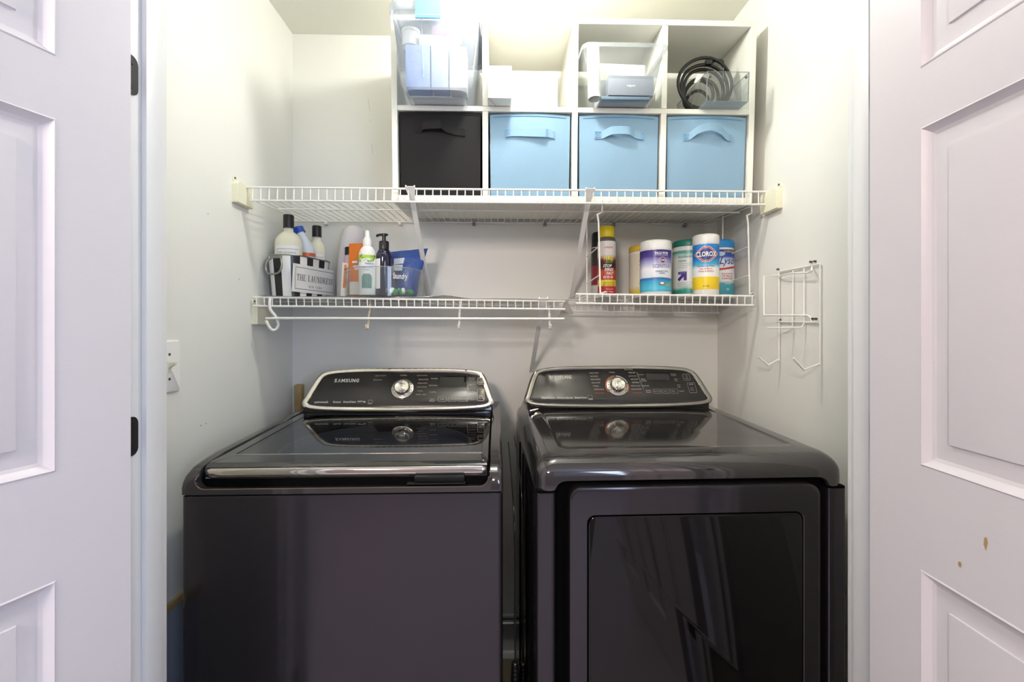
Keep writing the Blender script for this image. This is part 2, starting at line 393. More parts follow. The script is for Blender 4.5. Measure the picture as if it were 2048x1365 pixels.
# ---------------------------------------------------------------- upper wire shelf
DK_F, DK_B = 1.687, 1.705
def deckz(y): return DK_F + (y - 1.44) / .35 * (DK_B - DK_F)
sh = thing('wire_shelf', 'long upper white wire closet shelf carrying the cube organizer', 'shelf', (0, 1.44, DK_F))
def loc(v, o): return tuple(Vector(v) - Vector(o))
O = (0, 1.44, DK_F)
def bar(name, pts, r, parent, O, m=M_wire, n=8): 
    b = B(); b.tube([loc(p, O) for p in pts], r, n); return b.done(name, m, parent, 60)
XL, XR = WL + .012, WR - .012
bar('front_rod', [(XL, 1.44, 1.726), (XR, 1.44, 1.726)], .0034, sh, O)
bar('front_rod', [(XL + .02, 1.44, 1.685), (XR, 1.44, 1.685)], .0034, sh, O)
bar('middle_rod', [(XL + .05, 1.555, deckz(1.555) - .0045), (XR - .03, 1.555, deckz(1.555) - .0045)], .0028, sh, O)
bar('back_rod', [(XL + .0, 1.788, DK_B - .004), (XR, 1.788, DK_B - .004)], .0030, sh, O)
src = None; n = 64
for i in range(n):
    x = -.768 + i * .0254
    if src is None:
        b = B(); b.tube([(0, 0, .041), (0, -.002, .002), (0, .012, .001), (0, .346, DK_B - DK_F)], .00165, 5)
        src = b.done('wire', M_wire, sh, 60); src.location = (x, 0, 0)
    else: inst(src, sh, (x, 0, 0))
def brace(parent, O, top, bot):
    b = B(); top, bot = Vector(top), Vector(bot); d = (bot - top); L = d.length; d.normalize(); side = Vector((1, 0, 0)); nn = side.cross(d).normalized()
    f = lambda a, c, e: tuple(top + side * a + nn * c + d * e - Vector(O))
    prof = [(-.008, 0), (-.008, .007), (-.006, .007), (-.006, .0015), (.006, .0015), (.006, .007), (.008, .007), (.008, 0)]
    R = []
    for e, k in ((-.012, 1.9), (.0, 1.8), (.03, 1.1), (.05, 1.0), (L, 1.0)): R.append([f(a * k, c, e) for a, c in prof])
    b.rings(R); return b.done('brace', M_wire, parent)
brace(sh, O, (-.279, 1.437, 1.722), (-.274, 1.794, 1.413)); brace(sh, O, (.288, 1.437, 1.720), (.284, 1.794, 1.398))
def bracket(parent, O, x, s, y, z0, z1, w=.055):
    b = B(); R = []
    for d, i in ((0, 0), (.016, 0), (.020, .003)): R.append([(x + s * d - O[0], y + a - O[1], (z0 + z1) / 2 + c - O[2]) for a, c in rrect(w - i, z1 - z0 - i, [.012, .012, .003, .003])])
    b.rings(R); o = b.done('wall_bracket', M_cream, parent)
    b = B(); b.prism(rrect(.016, .020, .007), 0, .004, lambda a, c, d: (x + s * d - O[0], y - w / 2 + .012 + a - O[1], z1 + .007 + c - O[2])); b.done('tab', M_cream, o)
    b = B(); b.lathe([(0, 0), (.004, 0), (.003, .002), (0, .003)], 8, f=lambda a, c, d: (x + s * (.004 + d) - O[0], y - w / 2 + .012 + a - O[1], z1 + .010 + c - O[2])); b.done('screw', M_screw, o)
bracket(sh, O, WL, 1, 1.438, 1.668, 1.734, .088); bracket(sh, O, WR, -1, 1.424, 1.658, 1.724, .088)
for u in (652, 800, 948, 1090, 1227, 1370):
    x = PX(u, 1.79); b = B(); b.box(x - .006, x + .006, 1.783 - O[1], WB - O[1], DK_B - .016 - O[2], DK_B - .002 - O[2], 0, .002); c = b.done('wall_clip', M_gray if u > 900 else M_wire, sh)

# ---------------------------------------------------------------- lower left wire shelf with a hanging rod
O2 = (0, 1.495, 1.38)
def lz(x): return 1.387 - .0115 * (x + .79)
s2 = thing('wire_shelf', 'shorter lower left white wire shelf with a garment rod beneath its front', 'shelf', O2)
XE = .217
bar('front_rod', [(XL, 1.495, lz(XL)), (XE, 1.495, lz(XE))], .0034, s2, O2)
bar('front_rod', [(XL, 1.495, lz(XL) - .028), (XE, 1.495, lz(XE) - .026)], .0034, s2, O2)
bar('back_rod', [(XL, 1.788, lz(XL) - .004), (XE, 1.788, lz(XE) - .004)], .003, s2, O2)
bar('middle_rod', [(XL, 1.64, lz(XL) - .0045), (XE, 1.64, lz(XE) - .0045)], .0028, s2, O2)
src = None
for i in range(39):
    x = XL + .010 + i * .0254
    if src is None:
        b = B(); b.tube([(0, 0, -.028), (0, -.002, -.001), (0, .012, .001), (0, .293, .001)], .00165, 5); src = b.done('wire', M_wire, s2, 60); src.location = (x, 0, lz(x) - O2[2])
    else: inst(src, s2, (x, 0, lz(x) - O2[2]))
bar('garment_rod', [(-.757, 1.497, 1.3193), (.214, 1.497, 1.3178)], .0042, s2, O2)
bracket(s2, O2, WL, 1, 1.556, 1.2985, 1.3655, .105)
for u in (735, 918, 1100):
    x = PX(u, 1.50); zt = lz(x)
    b = B(); b.tube([loc(p, O2) for p in catmull([(x, 1.535, zt - .003), (x, 1.530, zt - .03), (x, 1.519, 1.330), (x, 1.512, 1.305), (x, 1.500, 1.286), (x, 1.488, 1.288), (x, 1.484, 1.299)], 5)], .0040, 7)
    b.done('rod_hook', M_wire if u != 735 else mat('rusty_wire', '#d8cbb6', .5, bump=(90, .2, .001), mottle=.4), s2, 60)
x = -.735
b = B(); b.tube([loc(p, O2) for p in catmull([(x - .004, 1.488, lz(x)), (x - .004, 1.4885, 1.350), (x + .008, 1.500, 1.325), (x + .012, 1.510, 1.300), (x + .006, 1.508, 1.284), (x - .004, 1.500, 1.282), (x - .012, 1.490, 1.300), (x - .016, 1.488, 1.312)], 6)], .0048, 8)
b.done('rod_hook', M_wire, s2, 60)
brace(s2, O2, (.144, 1.493, 1.376), (.1265, 1.794, 1.113))
for u in (640, 760, 1008, 1090):
    xx = PX(u, 1.79); b = B(); b.box(xx - .006, xx + .006, 1.783 - O2[1], WB - O2[1], lz(xx) - .016 - O2[2], lz(xx) - .002 - O2[2], 0, .002); b.done('wall_clip', M_wire, s2)

# ---------------------------------------------------------------- hanging wire rack, lower right
O3 = (0, 1.50, 1.40); X0, X1 = .253, .850
def rz(x): return 1.3995 - .0055 * (x - X0) / (X1 - X0)
rk = thing('hanging_rack', 'white wire rack hung under the upper shelf at right holding the wipes', 'rack', O3)
for y, dz in ((1.50, 0), (1.50, -.0305)): bar('front_rod', [(X0, y, rz(X0) + dz), (X1, y, rz(X1) + dz)], .0036, rk, O3)
for y, dz in ((1.737, -.004), (1.737, -.048)): bar('back_rod', [(X0 - .004, y, rz(X0) + dz), (X1 - .0, y, rz(X1) + dz)], .003, rk, O3)
src = None
for i in range(24):
    x = X0 + .013 + i * .0252
    if src is None:
        b = B(); b.tube([(0, 0, -.0305), (0, -.002, -.001), (0, .010, .001), (0, .235, .001), (0, .240, -.004), (0, .240, -.048)], .0016, 5); src = b.done('wire', M_wire, rk, 60); src.location = (x, 0, rz(x) - O3[2])
    else: inst(src, rk, (x, 0, rz(x) - O3[2]))
for xa, xb in ((.329, .321), (.832, .826)):
    b = B(); b.tube([loc(p, O3) for p in ((xa + .012, 1.50, 1.700), (xa + .012, 1.50, 1.672), (xa - .004, 1.50, 1.664), (xa, 1.50, 1.640), (xa + .006, 1.50, 1.40))], .0030, 7); b.done('upright', M_wire, rk, 60)
    b = B(); b.tube([loc(p, O3) for p in ((xb, 1.66, 1.702), (xb, 1.66, 1.40))], .0024, 6); b.done('upright', M_wire, rk, 60)
    for z in (1.560, 1.463):
        b = B(); b.tube([loc(p, O3) for p in ((xa + .003, 1.50, z), (xb, 1.66, z - .012))], .0022, 6); b.done('rung', M_wire, rk, 60)
    b = B(); b.tube([loc(p, O3) for p in catmull([(xa + .006, 1.50, 1.402), (xa + .028 , 1.52, 1.4085), (xa + .034, 1.54, 1.403)], 5)], .0026, 6); b.done('end_loop', M_wire, rk, 60)

# ---------------------------------------------------------------- wire ironing rack on the right wall
ir = thing('ironing_rack', 'white wire ironing board rack with two prongs on the right closet wall', 'rack', (WR, 1.30, 1.30))
OI = (WR, 1.30, 1.30); XW = WR - .006
YA, YD = PW(1558, 540, XW).y, PW(1640, 540, XW).y
def wv(u, v): return PW(u, v, XW)
def pv(u, v, Y): return P(u, v, Y)
def irt(name, pts, r=.0024): 
    b = B(); b.tube([loc(p, OI) for p in pts], r, 7); return b.done(name, M_wire, ir, 60)
irt('upright', [wv(1558, 543), wv(1558, 722)]); irt('upright', [wv(1640, 528), wv(1640, 732)])
irt('upright', [wv(1586, 542), wv(1585, 652), pv(1580, 656, wv(1585, 652).y), pv(1534, 656, wv(1585, 652).y - .0)], .0022)
irt('upright', [wv(1608, 537), wv(1608, 648), pv(1603, 655, wv(1608, 648).y), pv(1560, 656, wv(1608, 648).y + .0)], .0022)
irt('cross_bar', [wv(1557, 544), wv(1640, 528)]); irt('cross_bar', [wv(1553, 644), wv(1636, 645)])
ya, yc = YA, PW(1622, 632, XW).y
irt('loop', [wv(1624, 534), PW(1623, 542, .852), PW(1616, 546, .852), PW(1580, 547, .852), PW(1565, 551, .857), wv(1559, 556)])
irt('loop', [wv(1558, 551), P(1528, 553, YA), P(1528, 631, YA), P(1616, 631, yc + .01), P(1622, 636, yc), wv(1622, 644)])
irt('prong', [wv(1558, 719), P(1536, 731, YA), P(1516, 713, YA)], .0026); irt('prong', [wv(1640, 728), P(1608, 740, YD), P(1587, 717, YD)], .0026)
for u, v in ((1558, 539), (1624, 524), (1562, 640), (1627, 638), (1632, 523), (1634, 638)):
    q = PW(u, v, WR); b = B(); b.lathe([(.003, 0), (.0034, .004), (.0025, .007), (0, .0075)], 9, f=lambda a, c, d: (-d, q.y + a - OI[1], q.z + c - OI[2])); b.done('screw', M_screw, ir)

# faint scuffs and pin holes in the paint
M_scuff = mat('paint_scuff', '#c9c6bb', .7); M_hole = mat('pin_hole', '#77746c', .8)
b = B()
for u, v, du, dv in ((736, 196, 3, 26), (743, 288, 2, 22), (738, 240, 4, 5)):
    p, q = P(u, v, WB - .0004), P(u + du, v + dv, WB - .0004); b.flat([(p.x, p.z), (p.x + .0016, p.z), (q.x + .0016, q.z), (q.x, q.z)], lambda a, c, d: (a, WB - .0004, c))
b.done('scuff_mark', M_scuff, bpy.data.objects['wall_back'], 0)
b = B()
for u, v in ((416, 428), (478, 559), (402, 852), (412, 848)):
    p = PW(u, v, WL + .0004); b.flat([(p.y + .0018 * math.cos(t), p.z + .0022 * math.sin(t)) for t in [k * PI / 3 for k in range(6)]], lambda a, c, d: (WL + .0004, a, c))
b.done('pin_hole', M_hole, wl, 0)
# ---------------------------------------------------------------- cube organizer, leaning slightly forward on the sagging shelf
TILT = math.radians(2.9); CO = Vector((.2435, 1.47, 1.6965)); CW = 1.172; CH = .580; CD = .300; TH = .0185
def cub(x, y, z): return tuple(CO + Vector((x, y * math.cos(TILT) - z * math.sin(TILT), y * math.sin(TILT) + z * math.cos(TILT))))
CR = (TILT, 0, 0)
cb = thing('cube_organizer', 'white laminate eight-cube organizer on the upper wire shelf', 'organizer', tuple(CO), CR)
hw = CW / 2
def cpart(nm, *a): return B().box(*a, 0, .0012, 1).done(nm, M_lam, cb)
cpart('side_panel', -hw, -hw + TH, 0, CD, 0, CH); cpart('side_panel', hw - TH, hw, 0, CD, 0, CH)
cpart('top_panel', -hw + TH, hw - TH, 0, CD, CH - TH, CH); cpart('bottom_panel', -hw + TH, hw - TH, 0, CD, 0, TH)
cpart('middle_shelf', -hw + TH, hw - TH, .001, CD, .285, .301)
PITCH = (CW - TH) / 4; CELL = PITCH - TH
for i in (1, 2, 3):
    x = -hw + TH / 2 + i * PITCH
    cpart('divider', x - TH / 2, x + TH / 2, .0005, CD, TH, .285); cpart('divider', x - TH / 2, x + TH / 2, .0005, CD, .301, CH - TH)
CX = [-hw + TH / 2 + (i + .5) * PITCH for i in range(4)]

# fabric bins in the lower cells
def make_bin(i, label, m, ms, mth, shape, wide=.259, ht=.258, dx=0, group=None):
    z0 = TH + .001; r = thing('fabric_bin', label, 'bin', cub(CX[i] + dx, .008, z0), CR, group)
    rr = random.Random(i + 3); N = 14
    def fpt(u, v, y):          # u,v in -1..1
        bow = .006 * (1 - u * u) * (1 - v * v)
        x = u * (wide / 2) * (1 - .010 * (1 - v)); z = ht / 2 * (v + 1) + (.005 * (1 - u * u) if v > .85 else 0)
        return (x, y - bow + .0015 * math.sin(3 * u + i) * math.cos(2.3 * v + i), z)
    b = B()
    g = [[b.bm.verts.new(fpt(2 * a / N - 1, 2 * c / N - 1, 0)) for a in range(N + 1)] for c in range(N + 1)]
    k = [[b.bm.verts.new(fpt(2 * a / N - 1, 2 * c / N - 1, .275) ) for a in range(N + 1)] for c in (0, N)]
    for c in range(N):
        for a in range(N): b.bm.faces.new((g[c][a], g[c][a + 1], g[c + 1][a + 1], g[c + 1][a]))
    for a in range(N):
        b.bm.faces.new((g[0][a], g[0][a + 1], k[0][a + 1], k[0][a])); b.bm.faces.new((g[N][a], g[N][a + 1], k[1][a + 1], k[1][a]))
    for a in (0, N):
        for c in range(N): 
            if c == 0: b.bm.faces.new([g[q][a] for q in range(N + 1)] + [k[1][a], k[0][a]])
    b.done('body', m, r, 30)
    b = B(); b.tube([Vector(fpt(2 * a / 20 - 1, .93, -.0008)) for a in range(1, 20)], .0009, 5); b.done('hem', mth, r)
    # strap: outline across x, bulge towards the viewer
    pts = [Vector(p) for p in shape]; cv = catmull(pts, 6); W = .0125; R = []
    for p in cv: R.append([(p.x, p.y, p.z - W), (p.x, p.y - .0018, p.z - W), (p.x, p.y - .0018, p.z + W), (p.x, p.y, p.z + W)])
    b = B(); b.rings(R); h = b.done('handle', ms, r, 30)
    for e in (0, -1):
        p = pts[e]; s = 1 if e == 0 else -1; b = B(); x0 = p.x + s * .002; x1 = p.x + s * .020; y = p.y - .0026
        for q in (((x0, -.009), (x1, -.009)), ((x1, -.009), (x1, .009)), ((x1, .009), (x0, .009)), ((x0, .009), (x0, -.009)), ((x0, -.009), (x1, .009)), ((x0, .009), (x1, -.009))):
            b.tube([(q[0][0], y, p.z + q[0][1]), (q[1][0], y, p.z + q[1][1])], .0005, 4)
        b.done('stitching', mth, h)
    return r
zb = .198
sh_flat = [(-.080, -.006, zb), (-.05, -.008, zb + .002), (.0, -.012, zb), (.045, -.016, zb - .002), (.058, -.008, zb), (.080, -.004, zb - .004)]
sh_bow = [(-.080, -.005, zb - .002), (-.056, -.006, zb - .002), (-.030, -.020, zb + .006), (.0, -.024, zb + .007), (.028, -.022, zb + .006), (.052, -.008, zb), (.080, -.004, zb - .004)]
sh_arch = [(-.078, -.005, zb - .006), (-.060, -.006, zb - .004), (-.038, -.018, zb + .012), (-.010, -.024, zb + .020), (.012, -.024, zb + .020), (.040, -.018, zb + .010), (.062, -.007, zb - .002), (.080, -.004, zb - .006)]
sh_blk = [(-.080, -.005, zb + .010), (-.060, -.006, zb + .010), (-.050, -.018, zb + .016), (.0, -.028, zb + .016), (.008, -.026, zb + .016), (.020, -.014, zb + .010), (.050, -.006, zb + .004), (.080, -.004, zb + .002)]
make_bin(0, 'black fabric storage bin in the lower left cell of the cube organizer', M_blackfab, M_blackfab, M_blackthread, sh_blk, ht=.262)
G = 'blue bins in the cube organizer'
make_bin(1, 'pale blue fabric bin with a flat lying handle, next to the black bin', M_bluefab, M_bluestrap, M_bluethread, sh_flat, group=G)
make_bin(2, 'pale blue fabric bin with a squared-out handle, between two other blue bins', M_bluefab, M_bluestrap, M_bluethread, sh_bow, group=G)
make_bin(3, 'pale blue fabric bin with a high arched handle, in the rightmost lower cell', M_bluefab, M_bluestrap, M_bluethread, sh_arch, group=G)

ZS = .302      # top of the middle shelf in organizer space
# lidded clear tote in the first upper cell
tt = thing('storage_tote', 'clear lidded storage tote with a blue latch in the top left cell', 'tote', cub(CX[0] + .000, -.108, ZS), CR)
def tub_rings(b, w0, d0, w1, d1, h, r, th=.0022, bevel=.030):
    Ro = []
    for z, t in ((0, -.10), (bevel, 0.02), (h, 1)):
        tt_ = max(t, 0); w_ = w0 + (w1 - w0) * tt_ - (.028 if t < 0 else 0); d_ = d0 + (d1 - d0) * tt_; yo = (d1 - d_) / 2 * 0
        Ro.append([(x, y + d1 / 2 * 0 + .17, z) for x, y in rrect(w_, d_, r, 5)])
    b.rings(Ro, 0, (True, False))
b = B(); tub_rings(b, .212, .330, .252, .366, .226, .03); b.done('body', M_tote, tt, 30)
b = B()
for k in (-.068, .068):
    b.tube([(k * .5, .003, .035), (k * .55, -.0125, .212)], .0018, 5)
b.done('rib', M_tote, tt)
b = B(); b.rings([[(x, y + .17, z) for x, y in rrect(.262 + i, .374 + i, .032, 5)] for z, i in ((.216, 0), (.222, .004), (.240, .004), (.248, -.004), (.248, -.03), (.242, -.04))], 0, (False, True)); b.done('lid', M_totelid, tt, 30)
b = B(); b.rings([[(a - .016, y, z) for a in (-.036, .036)] for y, z in ((.03, .2545), (-.012, .2545), (-.0225, .249), (-.0235, .193), (-.0205, .188), (-.0175, .190), (-.0180, .2455), (-.010, .2505), (.03, .2505), (.03, .2545))], 0, (False, False), False)
b.rings([[(a - .016, y, z) for a in (-.036, .036)] for y, z in ((-.0235, .200), (-.028, .194), (-.027, .187), (-.0205, .188))], 0, (False, False), False)
lt = b.done('latch', mat('latch_blue', '#7db4dc', 0.3), tt, 30)
sol = lt.modifiers.new('thick', 'SOLIDIFY'); sol.thickness = .0022
def box_item(name, label, cat, lx, ly, lz, w, d, h, m, rz=0, extra=None, group=None, rx=0):
    r = thing(name, label, cat, cub(lx, ly, lz), (TILT + rx, 0, rz), group)
    b = B(); b.box(-w / 2, w / 2, 0, d, 0, h, 0, .0012); b.done('carton', m, r)
    if extra: extra(r)
    return r
M_pbl = mat('packet_blue', '#9fb9ea', 0.5); M_pbl2 = mat('packet_pale', '#c6d2f2', 0.5); M_pink = mat('packet_pink', '#c79db0', 0.5)
def lines(n, x0, x1, z0, dz, m, y=-.0006):
    def f(r):
        b = B(); 
        for k in range(n): b.flat([(x0, z0 + k * dz), (x1 - (k % 3) * .006, z0 + k * dz), (x1 - (k % 3) * .006, z0 + k * dz + .0012), (x0, z0 + k * dz + .0012)], lambda a, c, d: (a, y, c))
        b.done('print', m, r)
    return f
tx = CX[0] + .000
box_item('packet', 'blue carton with printed lines at the left front of the lidded tote', 'packet', tx - .053, -.094, ZS + .012, .072, .06, .122, M_pbl, 0, lines(12, -.028, .024, .048, .006, M_pbl2))
box_item('packet', 'pale blue carton in the middle front of the lidded tote', 'packet', tx + .012, -.094, ZS + .012, .050, .06, .122, M_pbl2, 0, lines(9, -.018, .018, .060, .006, M_paper))
box_item('packet', 'white carton at the right front of the lidded tote', 'packet', tx + .066, -.094, ZS + .012, .050, .07, .118, M_paper)
box_item('packet', 'white carton lying above the blue cartons in the lidded tote', 'packet', tx + .010, -.084, ZS + .136, .120, .10, .032, M_paper, .06)
box_item('packet', 'small pink packet near the top of the lidded tote', 'packet', tx + .030, -.080, ZS + .172, .085, .05, .026, M_pink, -.05, lines(2, -.03, -.012, .006, .006, M_paper))
box_item('paper_stack', 'white paper stack lying flat on the bottom of the lidded tote', 'paper', tx, -.030, ZS + .006, .165, .22, .005, M_paper)
b = B(); b.rings([[(x, y, z) for x, y in rrect(.052, .052, .026, 6)] for z in (0, .04)]); rl = b.done('body', M_paper)
rb = thing('round_tub', 'small round white tub at the upper left inside the lidded tote', 'tub', cub(tx - .078, -.062, ZS + .142), CR); rl.parent = rb
b = B(); b.lathe([(.028, .040), (.028, .048), (.024, .050), (0, .050)], 20); b.done('lid', M_white, rb)

# cartons in the second cell
box_item('carton', 'small upright white carton at the front of the second upper cell', 'box', CX[1] - .098, -.055, ZS, .073, .075, .097, M_paper, 0,
         lambda r: B().tube([(-.035, .001, -.0006), (-.006, .07, -.0006)], .0006, 4).done('flap_seam', M_gray, r))
box_item('carton', 'wide low white carton behind the small one in the second upper cell', 'box', CX[1] + .010, .062, ZS, .17, .15, .135, M_paper)

# open clear tub in the third cell
ot = thing('open_tub', 'clear open plastic tub of papers in the third upper cell', 'tub', cub(CX[2] + .000, -.062, ZS), CR)
b = B(); R = []
for z, w_, d_ in ((0, .170, .20), (.006, .186, .212), (.028, .200, .225), (.158, .246, .262)): R.append([(x, y + .13, z) for x, y in rrect(w_, d_, .022, 5)])
b.rings(R, 0, (True, False)); b.done('body', M_tub2, ot, 30)
b = B(); b.frame(rrect(.268, .284, .026, 5, 0, .13), rrect(.246, .262, .022, 5, 0, .13), .157, .162); b.rings([[(x, y + .13, z) for x, y in rrect(.268, .284, .026, 5)] for z in (.162, .149)], 0, (False, False)); b.done('rim', M_tub2, ot, 30)
for s in (-1, 1):
    b = B(); b.tube(catmull([(s * .132, .09, .158), (s * .143, .10, .151), (s * .146, .13, .135), (s * .143, .16, .151), (s * .132, .17, .158)], 5), .004, 6); b.done('handle', M_tub2, ot)
M_dgray = mat('box_slate', '#8f97a3', 0.5)
def prlogo(r): b = B(); b.text('negoso', .0, .028, .026, .007, lambda a, c, d: (a, -.0006, c), bold=.01); b.done('lettering', M_paper, r)
box_item('carton', 'slate grey carton with a small white logo inside the clear open tub', 'box', CX[2] + .022, -.050, ZS + .016, .142, .08, .060, M_dgray, 0, prlogo)
box_item('envelope', 'flat grey envelope standing behind the slate grey carton', 'envelope', CX[2] + .020, .034, ZS + .012, .150, .006, .090, mat('env_grey', '#b4bac2', .6), 0)
box_item('envelope', 'white envelope standing at the back of the clear open tub', 'envelope', CX[2] + .012, .050, ZS + .012, .17, .005, .150, M_paper, .04)
box_item('slate_tray', 'flat blue grey tray lying on the bottom of the clear open tub', 'tray', CX[2] + .006, -.048, ZS + .004, .150, .13, .010, mat('tray_slate', '#6d8294', .4))
ro = thing('paper_roll', 'rolled white paper leaning in the left corner of the open tub', 'paper', cub(CX[2] - .088, -.030, ZS + .012), (TILT - .10, -.02, 0))
b = B(); b.rings([[(q * math.cos(t), q * math.sin(t), z) for t, q in [(2 * PI * k / 20, .020) for k in range(20)]] for z in (0, .168)], 0, (False, False)); b.rings([[(q * math.cos(t), q * math.sin(t), z) for t, q in [(2 * PI * k / 20, .0175) for k in range(20)]] for z in (0, .168)], 0, (False, False)); b.done('sheet', M_paper, ro)

# acrylic bin and cable coil in the fourth cell
bx = CX[3] + .038
ab = thing('acrylic_bin', 'clear acrylic open bin with a perforated floor in the fourth upper cell', 'bin', cub(bx, -.050, ZS), CR)
b = B(); w2, d2, h2 = .067, .24, .092
for a in ((-w2, -w2 + .002, 0, d2, .004, h2), (w2 - .002, w2, 0, d2, .004, h2), (-w2, w2, 0, .002, .004, h2), (-w2, w2, d2 - .002, d2, .004, h2)): b.box(*a)
b.done('walls', M_acr, ab)
b = B()
for k in (-1, 1):
    for a in ((k * (w2 - .001), .001, .004, h2),): b.tube([(a[0], 0, .004), (a[0], 0, h2)], .0014, 5)
b.tube([(-w2, 0, h2), (w2, 0, h2)], .0009, 5); b.tube([(-w2, 0, h2), (-w2, d2, h2)], .0009, 5); b.tube([(w2, 0, h2), (w2, d2, h2)], .0009, 5)
b.done('edge', clear('acrylic_edge', '#8f9795', 0.25, 0.05), ab)
b = B(); step = .0052; nx = int(2 * w2 / step); ny = int(d2 / step)
for i in range(nx + 1): b.box(-w2 + i * step - .0011, -w2 + i * step + .0011, 0, d2, .0015, .0025)
for j in range(ny + 1): b.box(-w2, w2, j * step - .0011, j * step + .0011, .0015, .0025)
o = b.done('perforated_floor', mat('mesh_steel', '#a9b3ba', .35, .7), ab, 0); o['kind'] = 'stuff'
for k in (-1, 1): b = B(); b.lathe([(.0045, 0), (.004, .003), (0, .0035)], 10, f=lambda a, c, d: (k * (w2 - .010) + a, -d, h2 - .016 + c)); b.done('rivet', M_screw, ab)
cc = thing('cable_coil', 'coil of black cable standing behind the acrylic bin', 'cable', cub(bx - .030, .070, ZS), CR)
M_cable = mat('black_cable', '#191a18', .4); rr = random.Random(4)
for k in range(6):
    R0 = .090 - k * .0105; pts = []
    for j in range(40):
        t = 2 * PI * j / 40
        pts.append((.0 + 1.0 * R0 * math.cos(t) + .004 * math.sin(2 * t + k), (k - 2.5) * .010 + .004 * math.sin(3 * t + k), .094 - (.090 - R0) * (.25 + .35 * (k % 2)) + R0 * .98 * math.sin(t)))
    b = B(); b.tube(pts, .0054, 7, True); b.done('loop', M_cable, cc, 60)
b = B(); b.tube(catmull([(.02, -.02, .165), (.035, -.02, .178), (.058, -.02, .176), (.064, -.02, .15), (.062, -.02, .11)], 6), .0042, 7); b.done('cable_end', M_cable, cc, 60)
b = B(); b.box(-.002, .020, -.034, -.020, .160, .176, 0, .003); b.done('plug', M_cable, cc)
b = B(); b.box(-.034, -.016, -.0300, -.0285, .100, .128, 0, .0004, f=lambda x, y, z: (x + (z - .114) * .45, y, z)); b.done('cable_tag', M_paper, cc)
# ---------------------------------------------------------------- goods on the lower left shelf
lin_b = B(); N = 44; Mv = 14; rr = random.Random(2); V = []
for j in range(Mv + 1):
    row = []
    for i in range(N + 1):
        x = -.772 + (XE + .012 + .772) * i / N; y = 1.488 + .29 * j / Mv
        z = lz(x) + .0045 + .0018 * math.sin(9 * x + 3 * y) * math.sin(23 * y)
        if j == 0: z += .003 * abs(math.sin(11 * x + 1.0))
        z += .012 * math.exp(-((x + .175) / .05) ** 2 - ((y - 1.53) / .06) ** 2)
        row.append((x, y, z))
    V.append(row)
lin_b.rings(V, 0, (False, False), False)
ln = lin_b.done('shelf_liner', M_liner, smooth=80); sl = ln.modifiers.new('thick', 'SOLIDIFY'); sl.thickness = .0008
ln['label'] = 'translucent plastic liner lying on the lower left wire shelf'; ln['category'] = 'liner'
b = B(); b.rings([[(.216, 1.512, 1.374), (.228, 1.512, 1.376), (.252, 1.53, 1.335), (.225, 1.53, 1.330), (.200, 1.53, 1.325)], [(.216, 1.513, 1.374), (.228, 1.513, 1.376), (.252, 1.531, 1.335), (.225, 1.531, 1.330), (.200, 1.531, 1.325)]])
b.done('drooping_corner', clear('liner_corner', '#e4e2de', 0.45, .2, '#d9d7d2'), ln)
def lbase(x): return lz(x) + .0075

